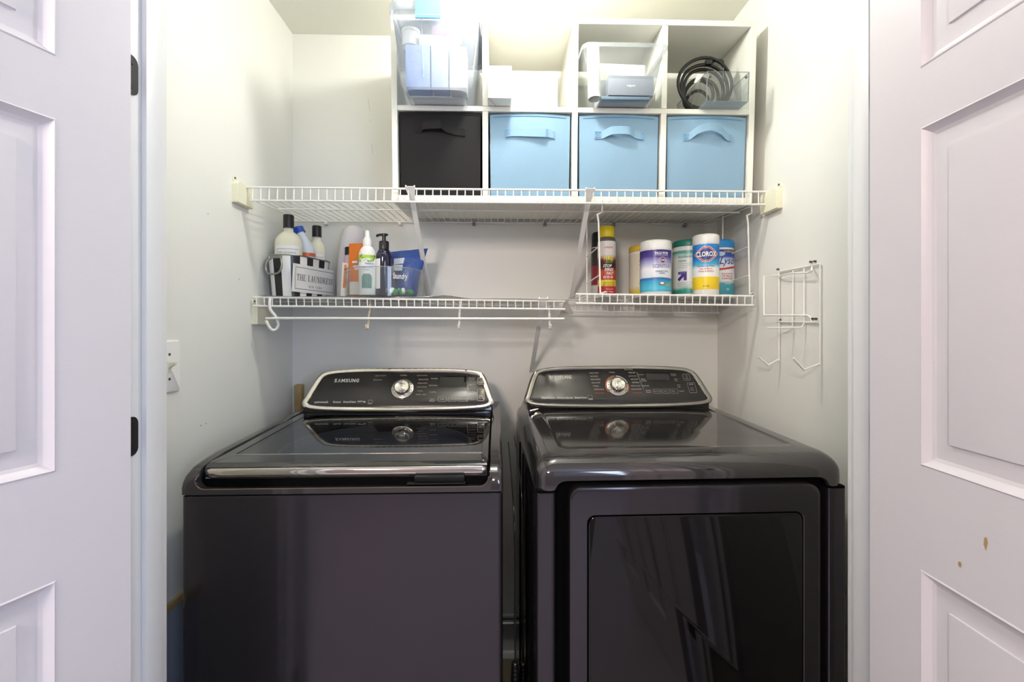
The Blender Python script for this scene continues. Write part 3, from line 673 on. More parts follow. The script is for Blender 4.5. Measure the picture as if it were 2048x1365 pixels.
# serif capitals drawn as strokes (for the striped tin and its bottles)
TK, TN = .15, .055
GL = {
 'T': (.80, [(.40, 0, .40, 1, TK), (.03, .97, .77, .97, TN), (.05, .97, .05, .74, .06), (.75, .97, .75, .74, .06), (.24, .02, .56, .02, .05)]),
 'H': (.94, [(.18, 0, .18, 1, TK), (.76, 0, .76, 1, TK), (.18, .5, .76, .5, TN), (.02, .02, .34, .02, .05), (.60, .02, .92, .02, .05), (.02, .98, .34, .98, .05), (.60, .98, .92, .98, .05)]),
 'E': (.78, [(.18, 0, .18, 1, TK), (.02, .97, .70, .97, TN), (.02, .03, .74, .03, TN), (.18, .52, .52, .52, TN), (.70, .97, .70, .78, .06), (.74, .03, .74, .25, .06), (.52, .62, .52, .42, .05)]),
 'L': (.74, [(.18, 0, .18, 1, TK), (.02, .98, .34, .98, .05), (.02, .03, .70, .03, TN), (.70, .03, .70, .30, .06)]),
 'A': (.92, [(.14, 0, .45, 1, .06), (.45, 1, .76, 0, TK), (.24, .33, .64, .33, TN), (.0, .02, .28, .02, .05), (.58, .02, .92, .02, .05)]),
 'U': (.90, [(.18, 1, .18, .30, TK), (.18, .30, .26, .10, .12), (.26, .10, .46, .02, .08), (.46, .02, .64, .10, .07), (.64, .10, .72, .30, .06), (.72, .30, .72, 1, .06), (.02, .98, .34, .98, .05), (.58, .98, .88, .98, .05)]),
 'N': (.94, [(.16, 0, .16, 1, .06), (.16, 1, .76, 0, TK), (.76, 0, .76, 1, .06), (.02, .02, .32, .02, .05), (.60, .98, .92, .98, .05), (.02, .98, .20, .98, .05)]),
 'D': (.92, [(.18, 0, .18, 1, TK), (.02, .97, .45, .97, TN), (.02, .03, .45, .03, TN), (.45, .97, .68, .85, .09), (.68, .85, .80, .50, .14), (.80, .50, .68, .15, .14), (.68, .15, .45, .03, .09)]),
 'R': (.92, [(.18, 0, .18, 1, TK), (.02, .97, .45, .97, TN), (.45, .97, .64, .86, .09), (.64, .86, .66, .70, .13), (.66, .70, .45, .52, .09), (.45, .52, .18, .52, TN), (.42, .52, .76, .0, .14), (.02, .02, .34, .02, .05), (.74, .02, .92, .02, .05)]),
 'S': (.66, [(.58, .95, .58, .74, .05), (.56, .80, .40, .97, .06), (.40, .97, .20, .94, .07), (.20, .94, .10, .76, .12), (.10, .76, .24, .58, .13), (.24, .58, .48, .42, .15), (.48, .42, .58, .24, .13), (.58, .24, .44, .05, .11), (.44, .05, .22, .03, .06), (.22, .03, .08, .22, .06), (.07, .28, .07, .04, .05)]),
 'W': (1.2, [(.14, 1, .38, 0, .13), (.38, 0, .60, .9, .06), (.60, .9, .84, 0, .13), (.84, 0, 1.06, 1, .06), (.0, .98, .3, .98, .05), (.92, .98, 1.2, .98, .05)]),
 'Y': (.88, [(.12, 1, .44, .48, .14), (.76, 1, .44, .48, .06), (.44, .48, .44, 0, TK), (.0, .98, .28, .98, .05), (.62, .98, .88, .98, .05), (.28, .02, .60, .02, .05)]),
 'O': (.90, [(.45, .98, .22, .86, .09), (.22, .86, .12, .5, .14), (.12, .5, .22, .14, .14), (.22, .14, .45, .02, .09), (.45, .02, .68, .14, .09), (.68, .14, .78, .5, .14), (.78, .5, .68, .86, .14), (.68, .86, .45, .98, .09)]),
 'K': (.92, [(.18, 0, .18, 1, TK), (.74, 1, .26, .46, .06), (.40, .60, .78, 0, .14), (.02, .02, .34, .02, .05), (.02, .98, .34, .98, .05), (.62, .02, .92, .02, .05), (.60, .98, .88, .98, .05)]),
 ' ': (.5, [])}
def serif(b, s, cx, cy, w, h, f, c, mi=0, gap=.12):
    tot = sum(GL[q][0] + gap for q in s) - gap; k = w / tot; x = cx - w / 2; y = cy - h / 2
    for q in s:
        for (x0, y0, x1, y1, t) in GL[q][1]:
            ax, ay, bx_, by = x + x0 * k, y + y0 * h, x + x1 * k, y + y1 * h; d = Vector((bx_ - ax, by - ay)); d.normalize(); n_ = Vector((-d.y, d.x)) * t * (k + h) / 4
            b.face([f(ax + n_.x, ay + n_.y, c), f(bx_ + n_.x, by + n_.y, c), f(bx_ - n_.x, by - n_.y, c), f(ax - n_.x, ay - n_.y, c)], mi)
        x += (GL[q][0] + gap) * k
M_ink = mat('black_ink', '#2b2a2c', .45); M_tinw = mat('tin_white', '#eeecea', .35); M_tink = mat('tin_black', '#1d1c21', .3); M_steel = mat('tin_steel', '#9a9890', .3, .9)
# striped tin
TC = (-.716, 1.658); tz = lbase(-.70); TR = math.radians(-16.1)
tin = thing('striped_tin', 'black and white striped metal tin with a lettered label, left end of the lower shelf', 'tin', (TC[0], TC[1], tz), (0, 0, TR))
A, Bq, H = .066, .116, .140
def tinr(sc, z, n=64, off=0):
    out = []
    base = rrect(2 * A, 2 * Bq, .060, 16)
    per = [0]
    for i in range(len(base)): per.append(per[-1] + math.dist(base[i], base[(i + 1) % len(base)]))
    T = per[-1]; j = 0
    for q in range(n):
        s_ = T * q / n
        while per[j + 1] < s_: j += 1
        t = (s_ - per[j]) / max(per[j + 1] - per[j], 1e-9); p0, p1 = base[j], base[(j + 1) % len(base)]
        out.append(((p0[0] + (p1[0] - p0[0]) * t) * sc, (p0[1] + (p1[1] - p0[1]) * t) * sc, z))
    return out
n = 80
b = B(); b.rings([tinr(.88, 0, n), tinr(.94, H / 2, n), tinr(1.0, H, n), tinr(.975, H, n), tinr(.86, .004, n)], 0, (True, True), True, lambda i, j: ((j + 1) // 4) % 2 if i < 2 else 0)
b.done('body', [M_tinw, M_tink], tin, 50)
b = B(); b.tube([Vector(p) for p in tinr(1.0, H, 48)], .0026, 6, True); b.done('rim', M_steel, tin, 60)
# label plate on the long right side
lp = lambda a, c, d: (A * (.90 + .0 + (c / H) * .12) + .0012 + d, a, c)
b = B(); y0, y1, z0, z1 = -.112, .108, .016, .110
b.rings([[lp(a, c, d) for a, c in ((y0, z0), (y1, z0), (y1, z1), (y0, z1))] for d in (-.003, .0016)]); lb = b.done('label_plate', M_tinw, tin)
b = B()
for q in (((y0 + .008, z0 + .010), (y1 - .008, z0 + .0115)), ((y0 + .008, z1 - .0115), (y1 - .008, z1 - .010)), ((y0 + .008, z0 + .01), (y0 + .0092, z1 - .01)), ((y1 - .0092, z0 + .01), (y1 - .008, z1 - .01))):
    b.flat([(q[0][0], q[0][1]), (q[1][0], q[0][1]), (q[1][0], q[1][1]), (q[0][0], q[1][1])], lp, .0020)
serif(b, 'THE LAUNDRESS', -.002, .066, .190, .022, lp, .0020); serif(b, 'NEW YORK', -.002, .038, .070, .008, lp, .0020, gap=.35)
b.done('lettering', M_ink, lb, 0)
# ring handle at the near end
b = B(); hy = -Bq * .985
b.tube(catmull([(-.020, hy + .006, .132), (-.030, hy - .006, .120), (-.034, hy - .010, .098), (-.024, hy - .012, .078), (.0, hy - .012, .074), (.020, hy - .010, .080), (.028, hy - .008, .100), (.022, hy - .004, .124), (.014, hy + .002, .134)], 5), .0034, 7); b.done('ring_handle', M_steel, tin, 60)
b = B(); b.box(-.026, .022, hy - .002, hy + .014, .128, .138, 0, .002); b.done('hinge_strap', M_steel, tin)
def tinpt(lx, ly): return (TC[0] + lx * math.cos(TR) - ly * math.sin(TR), TC[1] + lx * math.sin(TR) + ly * math.cos(TR))
M_creamliq = mat('cream_liquid', '#e9e6cf', .25); M_lab = mat('label_white', '#f2f0ec', .4)
def laund_bottle(lx, ly, R, h, label, capr, caph, rz, group=None, lab_h=.05):
    x, y = tinpt(lx, ly); r = thing('detergent_bottle', label, 'bottle', (x, y, tz + .005), (0, 0, rz), group)
    b = B(); zs = h - caph - .012
    b.lathe([(R * .9, 0), (R, .006), (R, zs - .045), (R * .93, zs - .028), (R * .72, zs - .012), (capr * .9, zs), (capr * .85, h - caph)], 28, sy=.66); b.done('body', M_creamliq, r)
    b = B(); b.lathe([(capr, h - caph), (capr, h - .002), (capr - .002, h), (0, h)], 24); b.done('cap', M_blackp, r, 40)
    f = lambda a, c, d: ((R + .0006 + d) * math.sin(a / R), -(R + .0006 + d) * math.cos(a / R) * .66 - .0004, c)
    zl = zs - .052; b = B(); b.flat([(-R * .95, zl - .09), (R * .95, zl - .09), (R * .95, zl), (-R * .95, zl)], f, 0, 0, .006); l = b.done('label', M_lab, r)
    b = B(); serif(b, 'THE LAUNDRESS', .0, zl - .025, R * 1.3, R * .12, f, .0006)
    b.flat([(-R * .75, zl - .012), (R * .85, zl - .012), (R * .85, zl - .0130), (-R * .75, zl - .0130)], f, .0006, 0, .006); b.flat([(-R * .75, zl - .09), (-R * .73, zl - .09), (-R * .73, zl - .012), (-R * .75, zl - .012)], f, .0006)
    b.done('lettering', M_ink, l, 0); return r
laund_bottle(-.004, -.053, .045, .283, 'tall cream bottle with a black cap at the near end of the striped tin', .0175, .046, .25)
laund_bottle(.023, .060, .032, .268, 'cream bottle with a black cap at the far end of the striped tin', .0165, .042, .25)
# angled-neck bottle
x, y = tinpt(.008, .010); an = thing('angled_bottle', 'white angled-neck cleaner bottle with a blue cap in the striped tin', 'bottle', (x, y, tz + .005), (0, 0, 0))
b = B(); b.tube(catmull([(.012, 0, 0), (.012, 0, .12), (.012, 0, .160), (.008, 0, .182), (-.004, 0, .212), (-.018, 0, .236)], 6), [.026] * 7 + [.026] * 6 + [.026 - .0007 * k for k in range(6)] + [.0215 - .0009 * k for k in range(6)] + [.016 - .0003 * k for k in range(6)], 16); b.done('body', mat('paleblue_plastic', '#dfe8f4', .3), an, 60)
b = B(); b.tube([(-.014, 0, .230), (-.019, 0, .238), (-.024, 0, .250)], .0205, 18); b.done('cap', mat('cap_blue', '#1f4fb8', .35), an, 50)
b = B(); b.tube([(.012, 0, .146), (.012, 0, .158)], .0275, 18); b.done('orange_collar', mat('collar_orange', '#e0703a', .4), an, 50)
# wrapped pink bottle behind
x = -.562; wp = thing('wrapped_bottle', 'pink bottle in a frosted wrapper between the tin and the acrylic caddy', 'bottle', (x, 1.725, lbase(x) + .006), (0, .12, 0))
b = B(); b.lathe([(.022, .13), (.023, .138), (.023, .252), (.018, .262), (0, .263)], 20); b.done('pink_cap', mat('pink_plastic', '#f6c4da', .35), wp)
b = B(); b.lathe([(.034, 0), (.036, .004), (.036, .12), (.024, .135), (0, .136)], 20); b.done('body', mat('pink_body', '#e3c3d4', .4), wp)
b = B(); rr = random.Random(8); R = []
for z, q in ((.004, .040), (.08, .046), (.15, .045), (.22, .042), (.260, .034), (.274, .018)): R.append([((q + .002 * math.sin(5 * t + z * 40)) * math.cos(t) * 1.05 - (.012 if z > .1 else .006), q * math.sin(t), z) for t in [2 * PI * k / 24 for k in range(24)]])
b.rings(R, 0, (False, True)); b.done('frosted_wrapper', clear('frosted', '#fbf6fb', .72, .3, '#fbf8fb'), wp, 60)

# acrylic caddy (round, on a turntable base)
cx0, cy0, CRd = -.404, 1.620, .134; cz = lbase(cx0)
cd = thing('acrylic_caddy', 'round clear acrylic caddy of cleaning products on the lower left shelf', 'caddy', (cx0, cy0, cz))
n = 48
b = B(); b.lathe([(CRd * .96, 0), (CRd, .002), (CRd, .006), (0, .006)], n); b.done('base', M_acr, cd)
b = B(); b.rings([[(q * math.cos(2 * PI * k / n), q * math.sin(2 * PI * k / n), z) for k in range(n)] for q, z in ((CRd, .006), (CRd + .001, .098), (CRd - .0015, .098), (CRd - .0025, .006))], 0, (False, False)); b.done('wall', M_acr, cd, 60)
b = B(); b.tube([(CRd * math.cos(2 * PI * k / n), CRd * math.sin(2 * PI * k / n), .098) for k in range(n)], .0014, 5, True); b.done('rim', clear('acrylic_rim', '#c8cdcd', .25, .04), cd, 60)
b = B(); b.box(.034, .036, -CRd + .004, CRd - .004, .006, .080); b.box(-.10, .034, .030, .032, .006, .080); b.done('divider', M_acr, cd)
b = B(); b.text('laundry', 0, 0, .050, .026, lambda a, c, d: ((CRd + .002) * math.sin(a / CRd + .62), -(CRd + .002) * math.cos(a / CRd + .62), .066 + c), bold=-.004, shear=.35); b.done('lettering', M_paper, cd, 0)
zc0 = cz + .0065
def on(u, Y): return PX(u, Y)
# orange carton
x = on(714, 1.575); oc = thing('orange_carton', 'orange carton standing beside the white spray bottle in the caddy', 'box', (x, 1.575, zc0), (0, 0, -.20))
M_or = mat('carton_orange', '#ef8326', .45); M_or2 = mat('carton_orange_dark', '#d96f1c', .45)
b = B(); b.box(-.030, .030, 0, .035, 0, .182, 0, .001); b.done('carton', M_or, oc)
b = B()
for k in range(9): b.flat([(-.0295 + k * .0065, .100), (-.0285 + k * .0065, .100), (-.0285 + k * .0065, .180), (-.0295 + k * .0065, .180)], lambda a, c, d: (a, -.0006, c))
b.done('stripe_print', M_or2, oc, 0)
b = B()
for k, (a, c) in enumerate(((-.008, .118), (.004, .110), (-.004, .102), (.010, .122), (.0, .094))): b.flat([(a - .010, c - .004), (a + .010, c - .003), (a + .009, c + .004), (a - .009, c + .003)], lambda a_, c_, d: (a_, -.0008, c_), 0, k % 2)
b.done('panel_print', [M_paper, mat('print_violet', '#a87aa6', .5)], oc, 0)
b = B(); b.flat([(-.027, .006), (.020, .006), (.020, .050), (-.027, .050)], lambda a, c, d: (a, -.0007, c)); b.done('white_panel', M_paper, oc, 0)
x = on(693, 1.62); lf = thing('leaflet', 'thin orange and white leaflet leaning beside the orange carton', 'leaflet', (x, 1.590, zc0), (0, .06, -.25))
b = B(); b.rings([[(-.012, 0, 0), (.012, 0, 0), (.010, .001, .115), (-.012, .001, .118)], [(-.012, .0012, 0), (.012, .0012, 0), (.010, .0022, .115), (-.012, .0022, .118)]]); b.done('sheet', M_paper, lf)
b = B(); b.flat([(-.004, .03), (.010, .03), (.006, .11), (-.004, .11)], lambda a, c, d: (a, -.0008 + c * .0085, c)); b.done('orange_print', M_or, lf, 0)
x = on(700, 1.68); dt = thing('dark_bottle', 'small black-capped pink bottle behind the orange carton', 'bottle', (x, 1.68, zc0))
b = B(); b.lathe([(.020, 0), (.022, .004), (.022, .140), (.016, .155), (.014, .160)], 18); b.done('body', mat('pink_body', '#e3c3d4'), dt)
b = B(); b.lathe([(.018, .158), (.018, .184), (.016, .186), (0, .186)], 18); b.done('cap', M_blackp, dt)
# white spray bottle
x = on(735, 1.535); sb = thing('spray_bottle', 'white bottle with a green leaf label and misting top in the caddy', 'bottle', (x, 1.535, zc0)); R = .0285
b = B(); b.lathe([(R * .93, 0), (R, .005), (R, .130), (R * .96, .140), (R * .82, .152), (R * .55, .162), (.0125, .166), (.0125, .170)], 28); b.done('body', M_white, sb)
b = B(); b.lathe([(.0145, .166), (.0145, .184), (.012, .190), (.0085, .196), (.0080, .212), (.0065, .216), (0, .216)], 20); b.done('misting_top', M_white, sb, 40)
f = cyl(R, 0.05); b = B(); G1 = mat('leaf_green', '#4fa83a', .45); G2 = mat('leaf_yellow', '#b9d84a', .45); M_lblue = mat('label_blue', '#5b7bc0', .45)
rr = random.Random(5)
b.flat([(-.036, .121), (.036, .121), (.036, .132), (-.036, .132)], f, .0004, 1, .005)
for k in range(22):
    a, c = -.034 + .068 * rr.random(), .110 + .020 * rr.random(); L = .006 + .004 * rr.random(); t = rr.random() * 6.28
    b.flat([(a + L * math.cos(t), c + L * math.sin(t)), (a + .35 * L * math.cos(t + 1.57), c + .35 * L * math.sin(t + 1.57)), (a - L * math.cos(t), c - L * math.sin(t)), (a + .35 * L * math.cos(t - 1.57), c + .35 * L * math.sin(t - 1.57))], f, .0005 + .00004 * k, k % 2)
b.done('leaf_print', [G1, G2], sb, 0)
b = B(); b.text("Nature's", .014, .104, .030, .008, f, bold=.02, c=.0016); b.text('Lavender & Mint', .006, .0915, .036, .0045, f, c=.0008); b.text('Freshener', .004, .083, .020, .004, f, c=.0008); b.done('lettering', M_lblue, sb, 0)
b = B(); b.flat([(-.012, .022), (.020, .022), (.021, .060), (.014, .070), (-.006, .070), (-.012, .062)], f, .0006, 0, .005)
for k in range(5): b.flat([(-.010 + k * .006, .024), (-.008 + k * .006, .024), (-.006 + k * .0055, .066), (-.0075 + k * .0055, .066)], f, .0009, 1)
b.done('garment_print', [mat('garment_green', '#7fa397', .5), mat('garment_dark', '#4f7a6e', .5)], sb, 0)
# dark pump bottle
x = on(768, 1.545); pb = thing('pump_bottle', 'dark violet bottle with a black lotion pump in the caddy', 'bottle', (x, 1.545, zc0), (0, 0, -.45)); R = .0268
b = B(); b.lathe([(R * .93, 0), (R, .005), (R, .125), (R * .95, .138), (R * .75, .150), (.015, .157), (.013, .160)], 28); b.done('body', mat('violet_glass', '#1a1533', .08, .0, .6), pb)
b = B(); b.lathe([(.0165, .156), (.0165, .180), (.015, .183), (.0065, .184), (.0062, .200), (.0085, .2005), (.0085, .205), (0, .206)], 20); b.done('pump_collar', M_blackp, pb, 40)
b = B(); b.rings([[(x_, y_ * w_, z_ + dz) for y_, dz in ((-.006, -.003), (.006, -.003), (.006, .003), (-.006, .003))] for x_, z_, w_ in ((.012, .205, 1), (-.012, .2065, 1), (-.026, .206, .7), (-.031, .2035, .6))]); b.done('nozzle', M_blackp, pb)
f = cyl(R, -.30); b = B(); b.flat([(-.016, .022), (.014, .022), (.014, .122), (-.016, .122)], f, .0005, 0, .005); b.done('label', M_lab, pb, 60)
# blue pouch behind pump
x = on(752, 1.70); bp_ = thing('blue_box', 'small sky blue carton behind the spray and pump bottles', 'box', (x, 1.69, zc0)); b = B(); b.box(-.028, .028, 0, .03, 0, .163, 0, .002); b.done('carton', mat('carton_sky', '#4f9fd8', .45), bp_)
# blue bag
x = on(812, 1.66); bg = thing('refill_bag', 'crumpled dark blue refill bag of pods at the right of the caddy', 'bag', (x, 1.665, zc0)); b = B(); rr = random.Random(9); R = []
prof = [(0, .032, .026), (.02, .040, .034), (.05, .042, .034), (.085, .047, .030), (.12, .056, .024), (.15, .062, .014), (.166, .066, .005), (.174, .068, .0025)]
for z, a, c in prof:
    ring = []
    for k in range(28):
        t = 2 * PI * k / 28; ww = .004 * math.sin(5 * t + z * 70) + .003 * math.sin(9 * t - z * 110)
        x_ = a * math.cos(t) * (1.0 + ww * 6); y_ = (c + ww * .5) * math.sin(t)
        ring.append((x_ + .10 * z * .6, y_, z + (.10 * x_ if z > .1 else 0)))
    R.append(ring)
b.rings(R); b.done('body', mat('bag_blue', '#33549f', .35, bump=(60, .4, .004)), bg, 70)
b = B()
b.flat([(-.046, .118), (-.012, .122), (-.008, .144), (-.046, .140)], lambda a, c, d: (a + .006, -.030 + (c - .10) * .28, c)); b.flat([(-.042, .095), (-.014, .095), (-.012, .117), (-.046, .117)], lambda a, c, d: (a + .006, -.034 + (c - .09) * .15, c)); b.done('white_panel', mat('panel_white', '#dfe5ee', .5), bg, 0)
b = B()
for k in range(4): b.flat([(-.002, .128 + k * .004), (.045 - 4e-3 * k, .131 + k * .004), (.045 - 4e-3 * k, .1316 + k * .004), (-.002, .1286 + k * .004)], lambda a, c, d: (a, -.0285 + (c - .12) * .42 - a * .02, c))
b.done('print', mat('bag_print', '#7f9bd0', .5), bg, 0)
# pods
M_pg = mat('pod_green', '#2f8455', .25); M_pw = mat('pod_white', '#e2ecd8', .25)
pd = None
for k, (dx, dy, lab) in enumerate(((.052, -.088, 'green and white laundry pod by the caddy divider'), (.078, -.080, 'green and white laundry pod in the middle of the caddy front'), (.100, -.062, 'green laundry pod at the right end of the caddy'), (.064, -.066, 'green and white laundry pod lying behind the front pods'))):
    if pd is None:
        pd = thing('laundry_pod', lab, 'pod', (cx0 + dx, cy0 + dy, zc0), (0, 0, k), 'laundry pods in the caddy'); b = B()
        b.lathe([(.0, 0), (.010, .002), (.0155, .010), (.014, .018), (.007, .023), (0, .024)], 16, sy=.8); s1 = b.done('shell', M_pg, pd, 70); b = B(); b.lathe([(0, .006), (.0085, .008), (.0095, .016), (.006, .024), (0, .0265)], 12, cx=-.004, cy=-.005, sy=.8); s2_ = b.done('white_half', M_pw, pd, 70)
    else:
        q = thing('laundry_pod', lab, 'pod', (cx0 + dx, cy0 + dy, zc0), (0, 0, k * 1.3), 'laundry pods in the caddy')
        for s_ in (s1, s2_):
            if k == 2 and s_ is s2_: continue
            inst(s_, q, (0, 0, 0))

# ---------------------------------------------------------------- canisters on the hanging rack
def can(label, cat, x, y, R, h, lidh, lidm, labm, name='wipes_canister', z=None, rz=0, foot=.012, taper=0, group=None, lab_top=None):
    z = (rz_(x) if z is None else z); r = thing(name, label, cat, (x, y, z), (0, 0, rz), group)
    b = B(); b.lathe([(R * .95, 0), (R * .99, .003), (R * .99, h - lidh), (R * .97, h - lidh + .001)], 32); b.done('body', M_white, r, 40)
    lt_ = lab_top or (h - lidh - .004)
    b = B(); b.rings([[(q * math.cos(2 * PI * k / 40), q * math.sin(2 * PI * k / 40), zz) for k in range(40)] for q, zz in ((R * .985, foot), (R + .0004, foot + .0004), (R + .0004, lt_ - .0004), (R * .985, lt_))], 0, (False, False)); b.done('label', labm, r, 40)
    if lidm:
        b = B(); b.lathe([(R + .0006, h - lidh), (R + .0012, h - lidh + .003), (R + .0008, h - .006), (R - .002, h - .0015), (R - .006, h), (0, h)], 36); b.done('lid', lidm, r, 40)
    return r
def rz_(x): return rz(x) + .0028
def letter(r, m, items, R, th0, name='lettering'):
    f = cyl(R + .0007, th0); b = B()
    for it in items:
        t, a, c, w_, h_ = it[:5]; kw = it[5] if len(it) > 5 else {}
        b.text(t, a, c, w_, h_, f, c=kw.get('c', .0004), bold=kw.get('bold', .01), shear=kw.get('shear', 0))
    return b.done(name, m, r, 0)
M_navy = mat('ink_navy', '#2b3a86', .4); M_redink = mat('ink_red', '#c8382f', .4); M_whiteink = mat('ink_white', '#f6f5f2', .4); M_teal = mat('ink_teal', '#2f8f86', .4); M_purple = mat('ink_purple', '#4a2d8f', .4); M_yel = mat('ink_yellow', '#f0dc3a', .4); M_green = mat('ink_green', '#58b02f', .4)
def hexa(a, c, w_, h_): return [(a - w_ / 2, c), (a - w_ * .12, c - h_ / 2), (a + w_ * .12, c - h_ / 2), (a + w_ / 2, c), (a + w_ * .12, c + h_ / 2), (a - w_ * .12, c + h_ / 2)]
def hex_logo(r, R, th0, a, c, w_, h_, white_first=True):
    f = cyl(R + .0007, th0); b = B()
    for k, (s_, mi) in enumerate(((1.0, 0), (.94, 1), (.80, 0), (.76, 2))):
        b.flat(hexa(a, c, w_ * s_, h_ * s_), f, .0002 + .00025 * k, mi, .006)
    b.text('CLOROX', a, c, w_ * .74, h_ * .33, f, mi=0, bold=.03, c=.0015)
    return b.done('logo', [M_whiteink, M_redink, M_navy], r, 0)
# 1 bleach-style yellow, blue canister: nearest
xC = on(1411.5, 1.552); thC = math.atan2(xC, 1.552) * -1 + .02
R = .0425; c1 = can('blue white and yellow wipes canister with a red-edged logo, frontmost of the group', 'canister', xC, 1.552, R, .209, .031, M_white,
  gradz('lab_blueyellow', [(0, '#efc71f'), (.27, '#f4d52a'), (.29, '#f7f6f3'), (.47, '#f4f6f7'), (.55, '#4bb4dc'), (.70, '#1f6fc4'), (1, '#2b86d2')]), foot=.020)
hex_logo(c1, R, thC, .001, .139, .088, .052)
letter(c1, M_navy, [('Disinfecting Wipes', 0, .098, .058, .0065), ('75 WIPES', .0, .031, .020, .004)], R, thC)
letter(c1, M_redink, [('Kills 99.9% of', 0, .089, .040, .0055), ('Viruses & Bacteria', 0, .0815, .050, .0055)], R, thC, 'red_lettering')
# 2 violet to sea blue canister
xS = on(1311, 1.575); thS = -math.atan2(xS, 1.575) + .34; R = .0525
c2 = can('wide violet and sea blue wipes canister with a seascape print', 'canister', xS, 1.575, R, .189, .031, M_white,
  gradz('lab_sea', [(0, '#3f9fd0'), (.10, '#57c3dc'), (.26, '#39a3d0'), (.345, '#2a5aa8'), (.37, '#dfe8f4'), (.56, '#f2f3f8'), (.72, '#a9a8d6'), (.86, '#4a3a90'), (1, '#3a2a7c')], wave=.05), foot=.012)
letter(c2, M_whiteink, [('KILLS 99.9%', .004, .142, .046, .0075, {'bold': .03}), ('OF VIRUSES & BACTERIA', .004, .135, .046, .003)], R, thS)
hex_logo(c2, R, thS, .006, .118, .034, .022)
letter(c2, M_navy, [('SCENTIVA', .004, .0975, .062, .0125, {'bold': -.005}), ('DISINFECTING', .004, .080, .044, .005), ('WIPES', .004, .073, .020, .005)], R, thS, 'name_lettering')
f = cyl(R + .0007, thS); b = B(); b.flat([(.004 + .011 * math.cos(t), .0385 + .006 * math.sin(t)) for t in [k * PI / 6 for k in range(12)]], f, .0002, 0, .006); b.flat([(.004 + .0075 * math.cos(t), .0395 + .004 * math.sin(t)) for t in [k * PI / 6 for k in range(12)]], f, .0005, 1, .006)
b.flat([(.012, .036), (.040, .040), (.044, .030), (.020, .030)], f, .0004, 2, .006); b.done('coconut_print', [mat('coco_brown', '#7a5a3c', .5), mat('coco_white', '#f4efe4', .5), mat('leafy', '#9db98a', .5)], c2, 0)
# 3 teal canister
xT = on(1378, 1.645); thT = -math.atan2(xT, 1.645) - .25; R = .0575
c3 = can('white and teal wipes canister with a violet arrow, behind the blue and yellow one', 'canister', xT, 1.645, R, .205, .024, mat('lid_teal', '#177a6a', .35),
  gradz('lab_teal', [(0, '#1d8b80'), (.14, '#3fa596'), (.22, '#eef4f1'), (.86, '#f4f6f4'), (.96, '#b5dcd2'), (1.05 - .05, '#5cb4a4')], wave=.10), foot=.012, lab_top=.166)
def arrow_up(r, R, th0, a, c, s_):
    f = cyl(R + .0007, th0); b = B()
    b.flat([(a - .5 * s_, c - .28 * s_), (a - .28 * s_, c - .5 * s_), (a + .34 * s_, c + .12 * s_), (a + .12 * s_, c + .34 * s_)], f, .0003, 0, .006)
    b.flat([(a - .42 * s_, c + .22 * s_), (a + .5 * s_, c + .22 * s_), (a + .5 * s_, c + .5 * s_), (a - .42 * s_, c + .5 * s_)], f, .0004, 0, .006); b.flat([(a + .20 * s_, c - .42 * s_), (a + .5 * s_, c - .42 * s_), (a + .5 * s_, c + .3 * s_), (a + .20 * s_, c + .3 * s_)], f, .0005, 0, .006)
    b.text('up & up', a + .05 * s_, c + .36 * s_, .6 * s_, .10 * s_, f, mi=1, c=.0009); return b.done('arrow_print', [M_purple, M_whiteink], r, 0)
letter(c3, M_teal, [('disinfecting', .004, .142, .058, .012), ('wipes', -.010, .128, .030, .010)], R, thT); arrow_up(c3, R, thT, -.010, .073, .034)
f = cyl(R + .0007, thT); b = B()
for k, (c, w_) in enumerate(((.118, .05), (.111, .05), (.104, .036), (.050, .05), (.046, .03), (.042, .05), (.038, .045))): b.flat([(-.026, c), (-.026 + w_, c), (-.026 + w_, c + .0014), (-.026, c + .0014)], f, .0003, 0, .006)
b.done('print', mat('ink_palegrey', '#a9c2bd', .5), c3, 0)
# 4 yellow lidded canister, mostly hidden
xY = on(1290, 1.675); thY = -math.atan2(xY, 1.675) - .10; R = .0575
c4 = can('pale yellow wipes canister half hidden behind the violet one', 'canister', xY, 1.675, R, .190, .024, mat('lid_yellow', '#d9b53a', .4),
  gradz('lab_yellow', [(0, '#d8bd3a'), (.12, '#dcc65a'), (.24, '#e9e3cf'), (1, '#e6dec8')], wave=.06), foot=.010, lab_top=.158)
letter(c4, mat('ink_rust', '#b06a52', .5), [('disinfecting', .014, .130, .058, .012), ('wipes', .0, .116, .030, .010)], R, thY); arrow_up(c4, R, thY, .002, .058, .034)
# 5 slim spray-style canister at right
xL = on(1437, 1.645); thL = -math.atan2(xL, 1.645) + .50; R = .0520
c5 = can('slim wipes canister with a sky blue lid and red swoosh, rightmost of the group', 'canister', xL, 1.645, R, .207, .030, mat('lid_sky', '#2c8fd4', .35),
  gradz('lab_sky', [(0, '#3a93a8'), (.26, '#4aa3b4'), (.32, '#dfe9ec'), (.52, '#eef1f3'), (.60, '#e6ecf5'), (.78, '#dfe8f6'), (.86, '#3558b4'), (1, '#27449c')], wave=.04), foot=.010, lab_top=.170)
f = cyl(R + .0007, thL); b = B(); pts = [(-.045 + .09 * k / 12, .094 + .012 * (k / 12) ** 1.5) for k in range(13)]
for k in range(12): b.flat([pts[k], pts[k + 1], (pts[k + 1][0], pts[k + 1][1] + .007), (pts[k][0], pts[k][1] + .007)], f, .0003)
b.done('red_swoosh', M_redink, c5, 0)
letter(c5, M_navy, [('Lysol', .010, .126, .066, .034, {'shear': .35, 'bold': .012})], R, thL, 'name_lettering')
letter(c5, M_yel, [('3X STRONGER', .014, .162, .046, .0075, {'bold': .02, 'shear': .2})], R, thL)
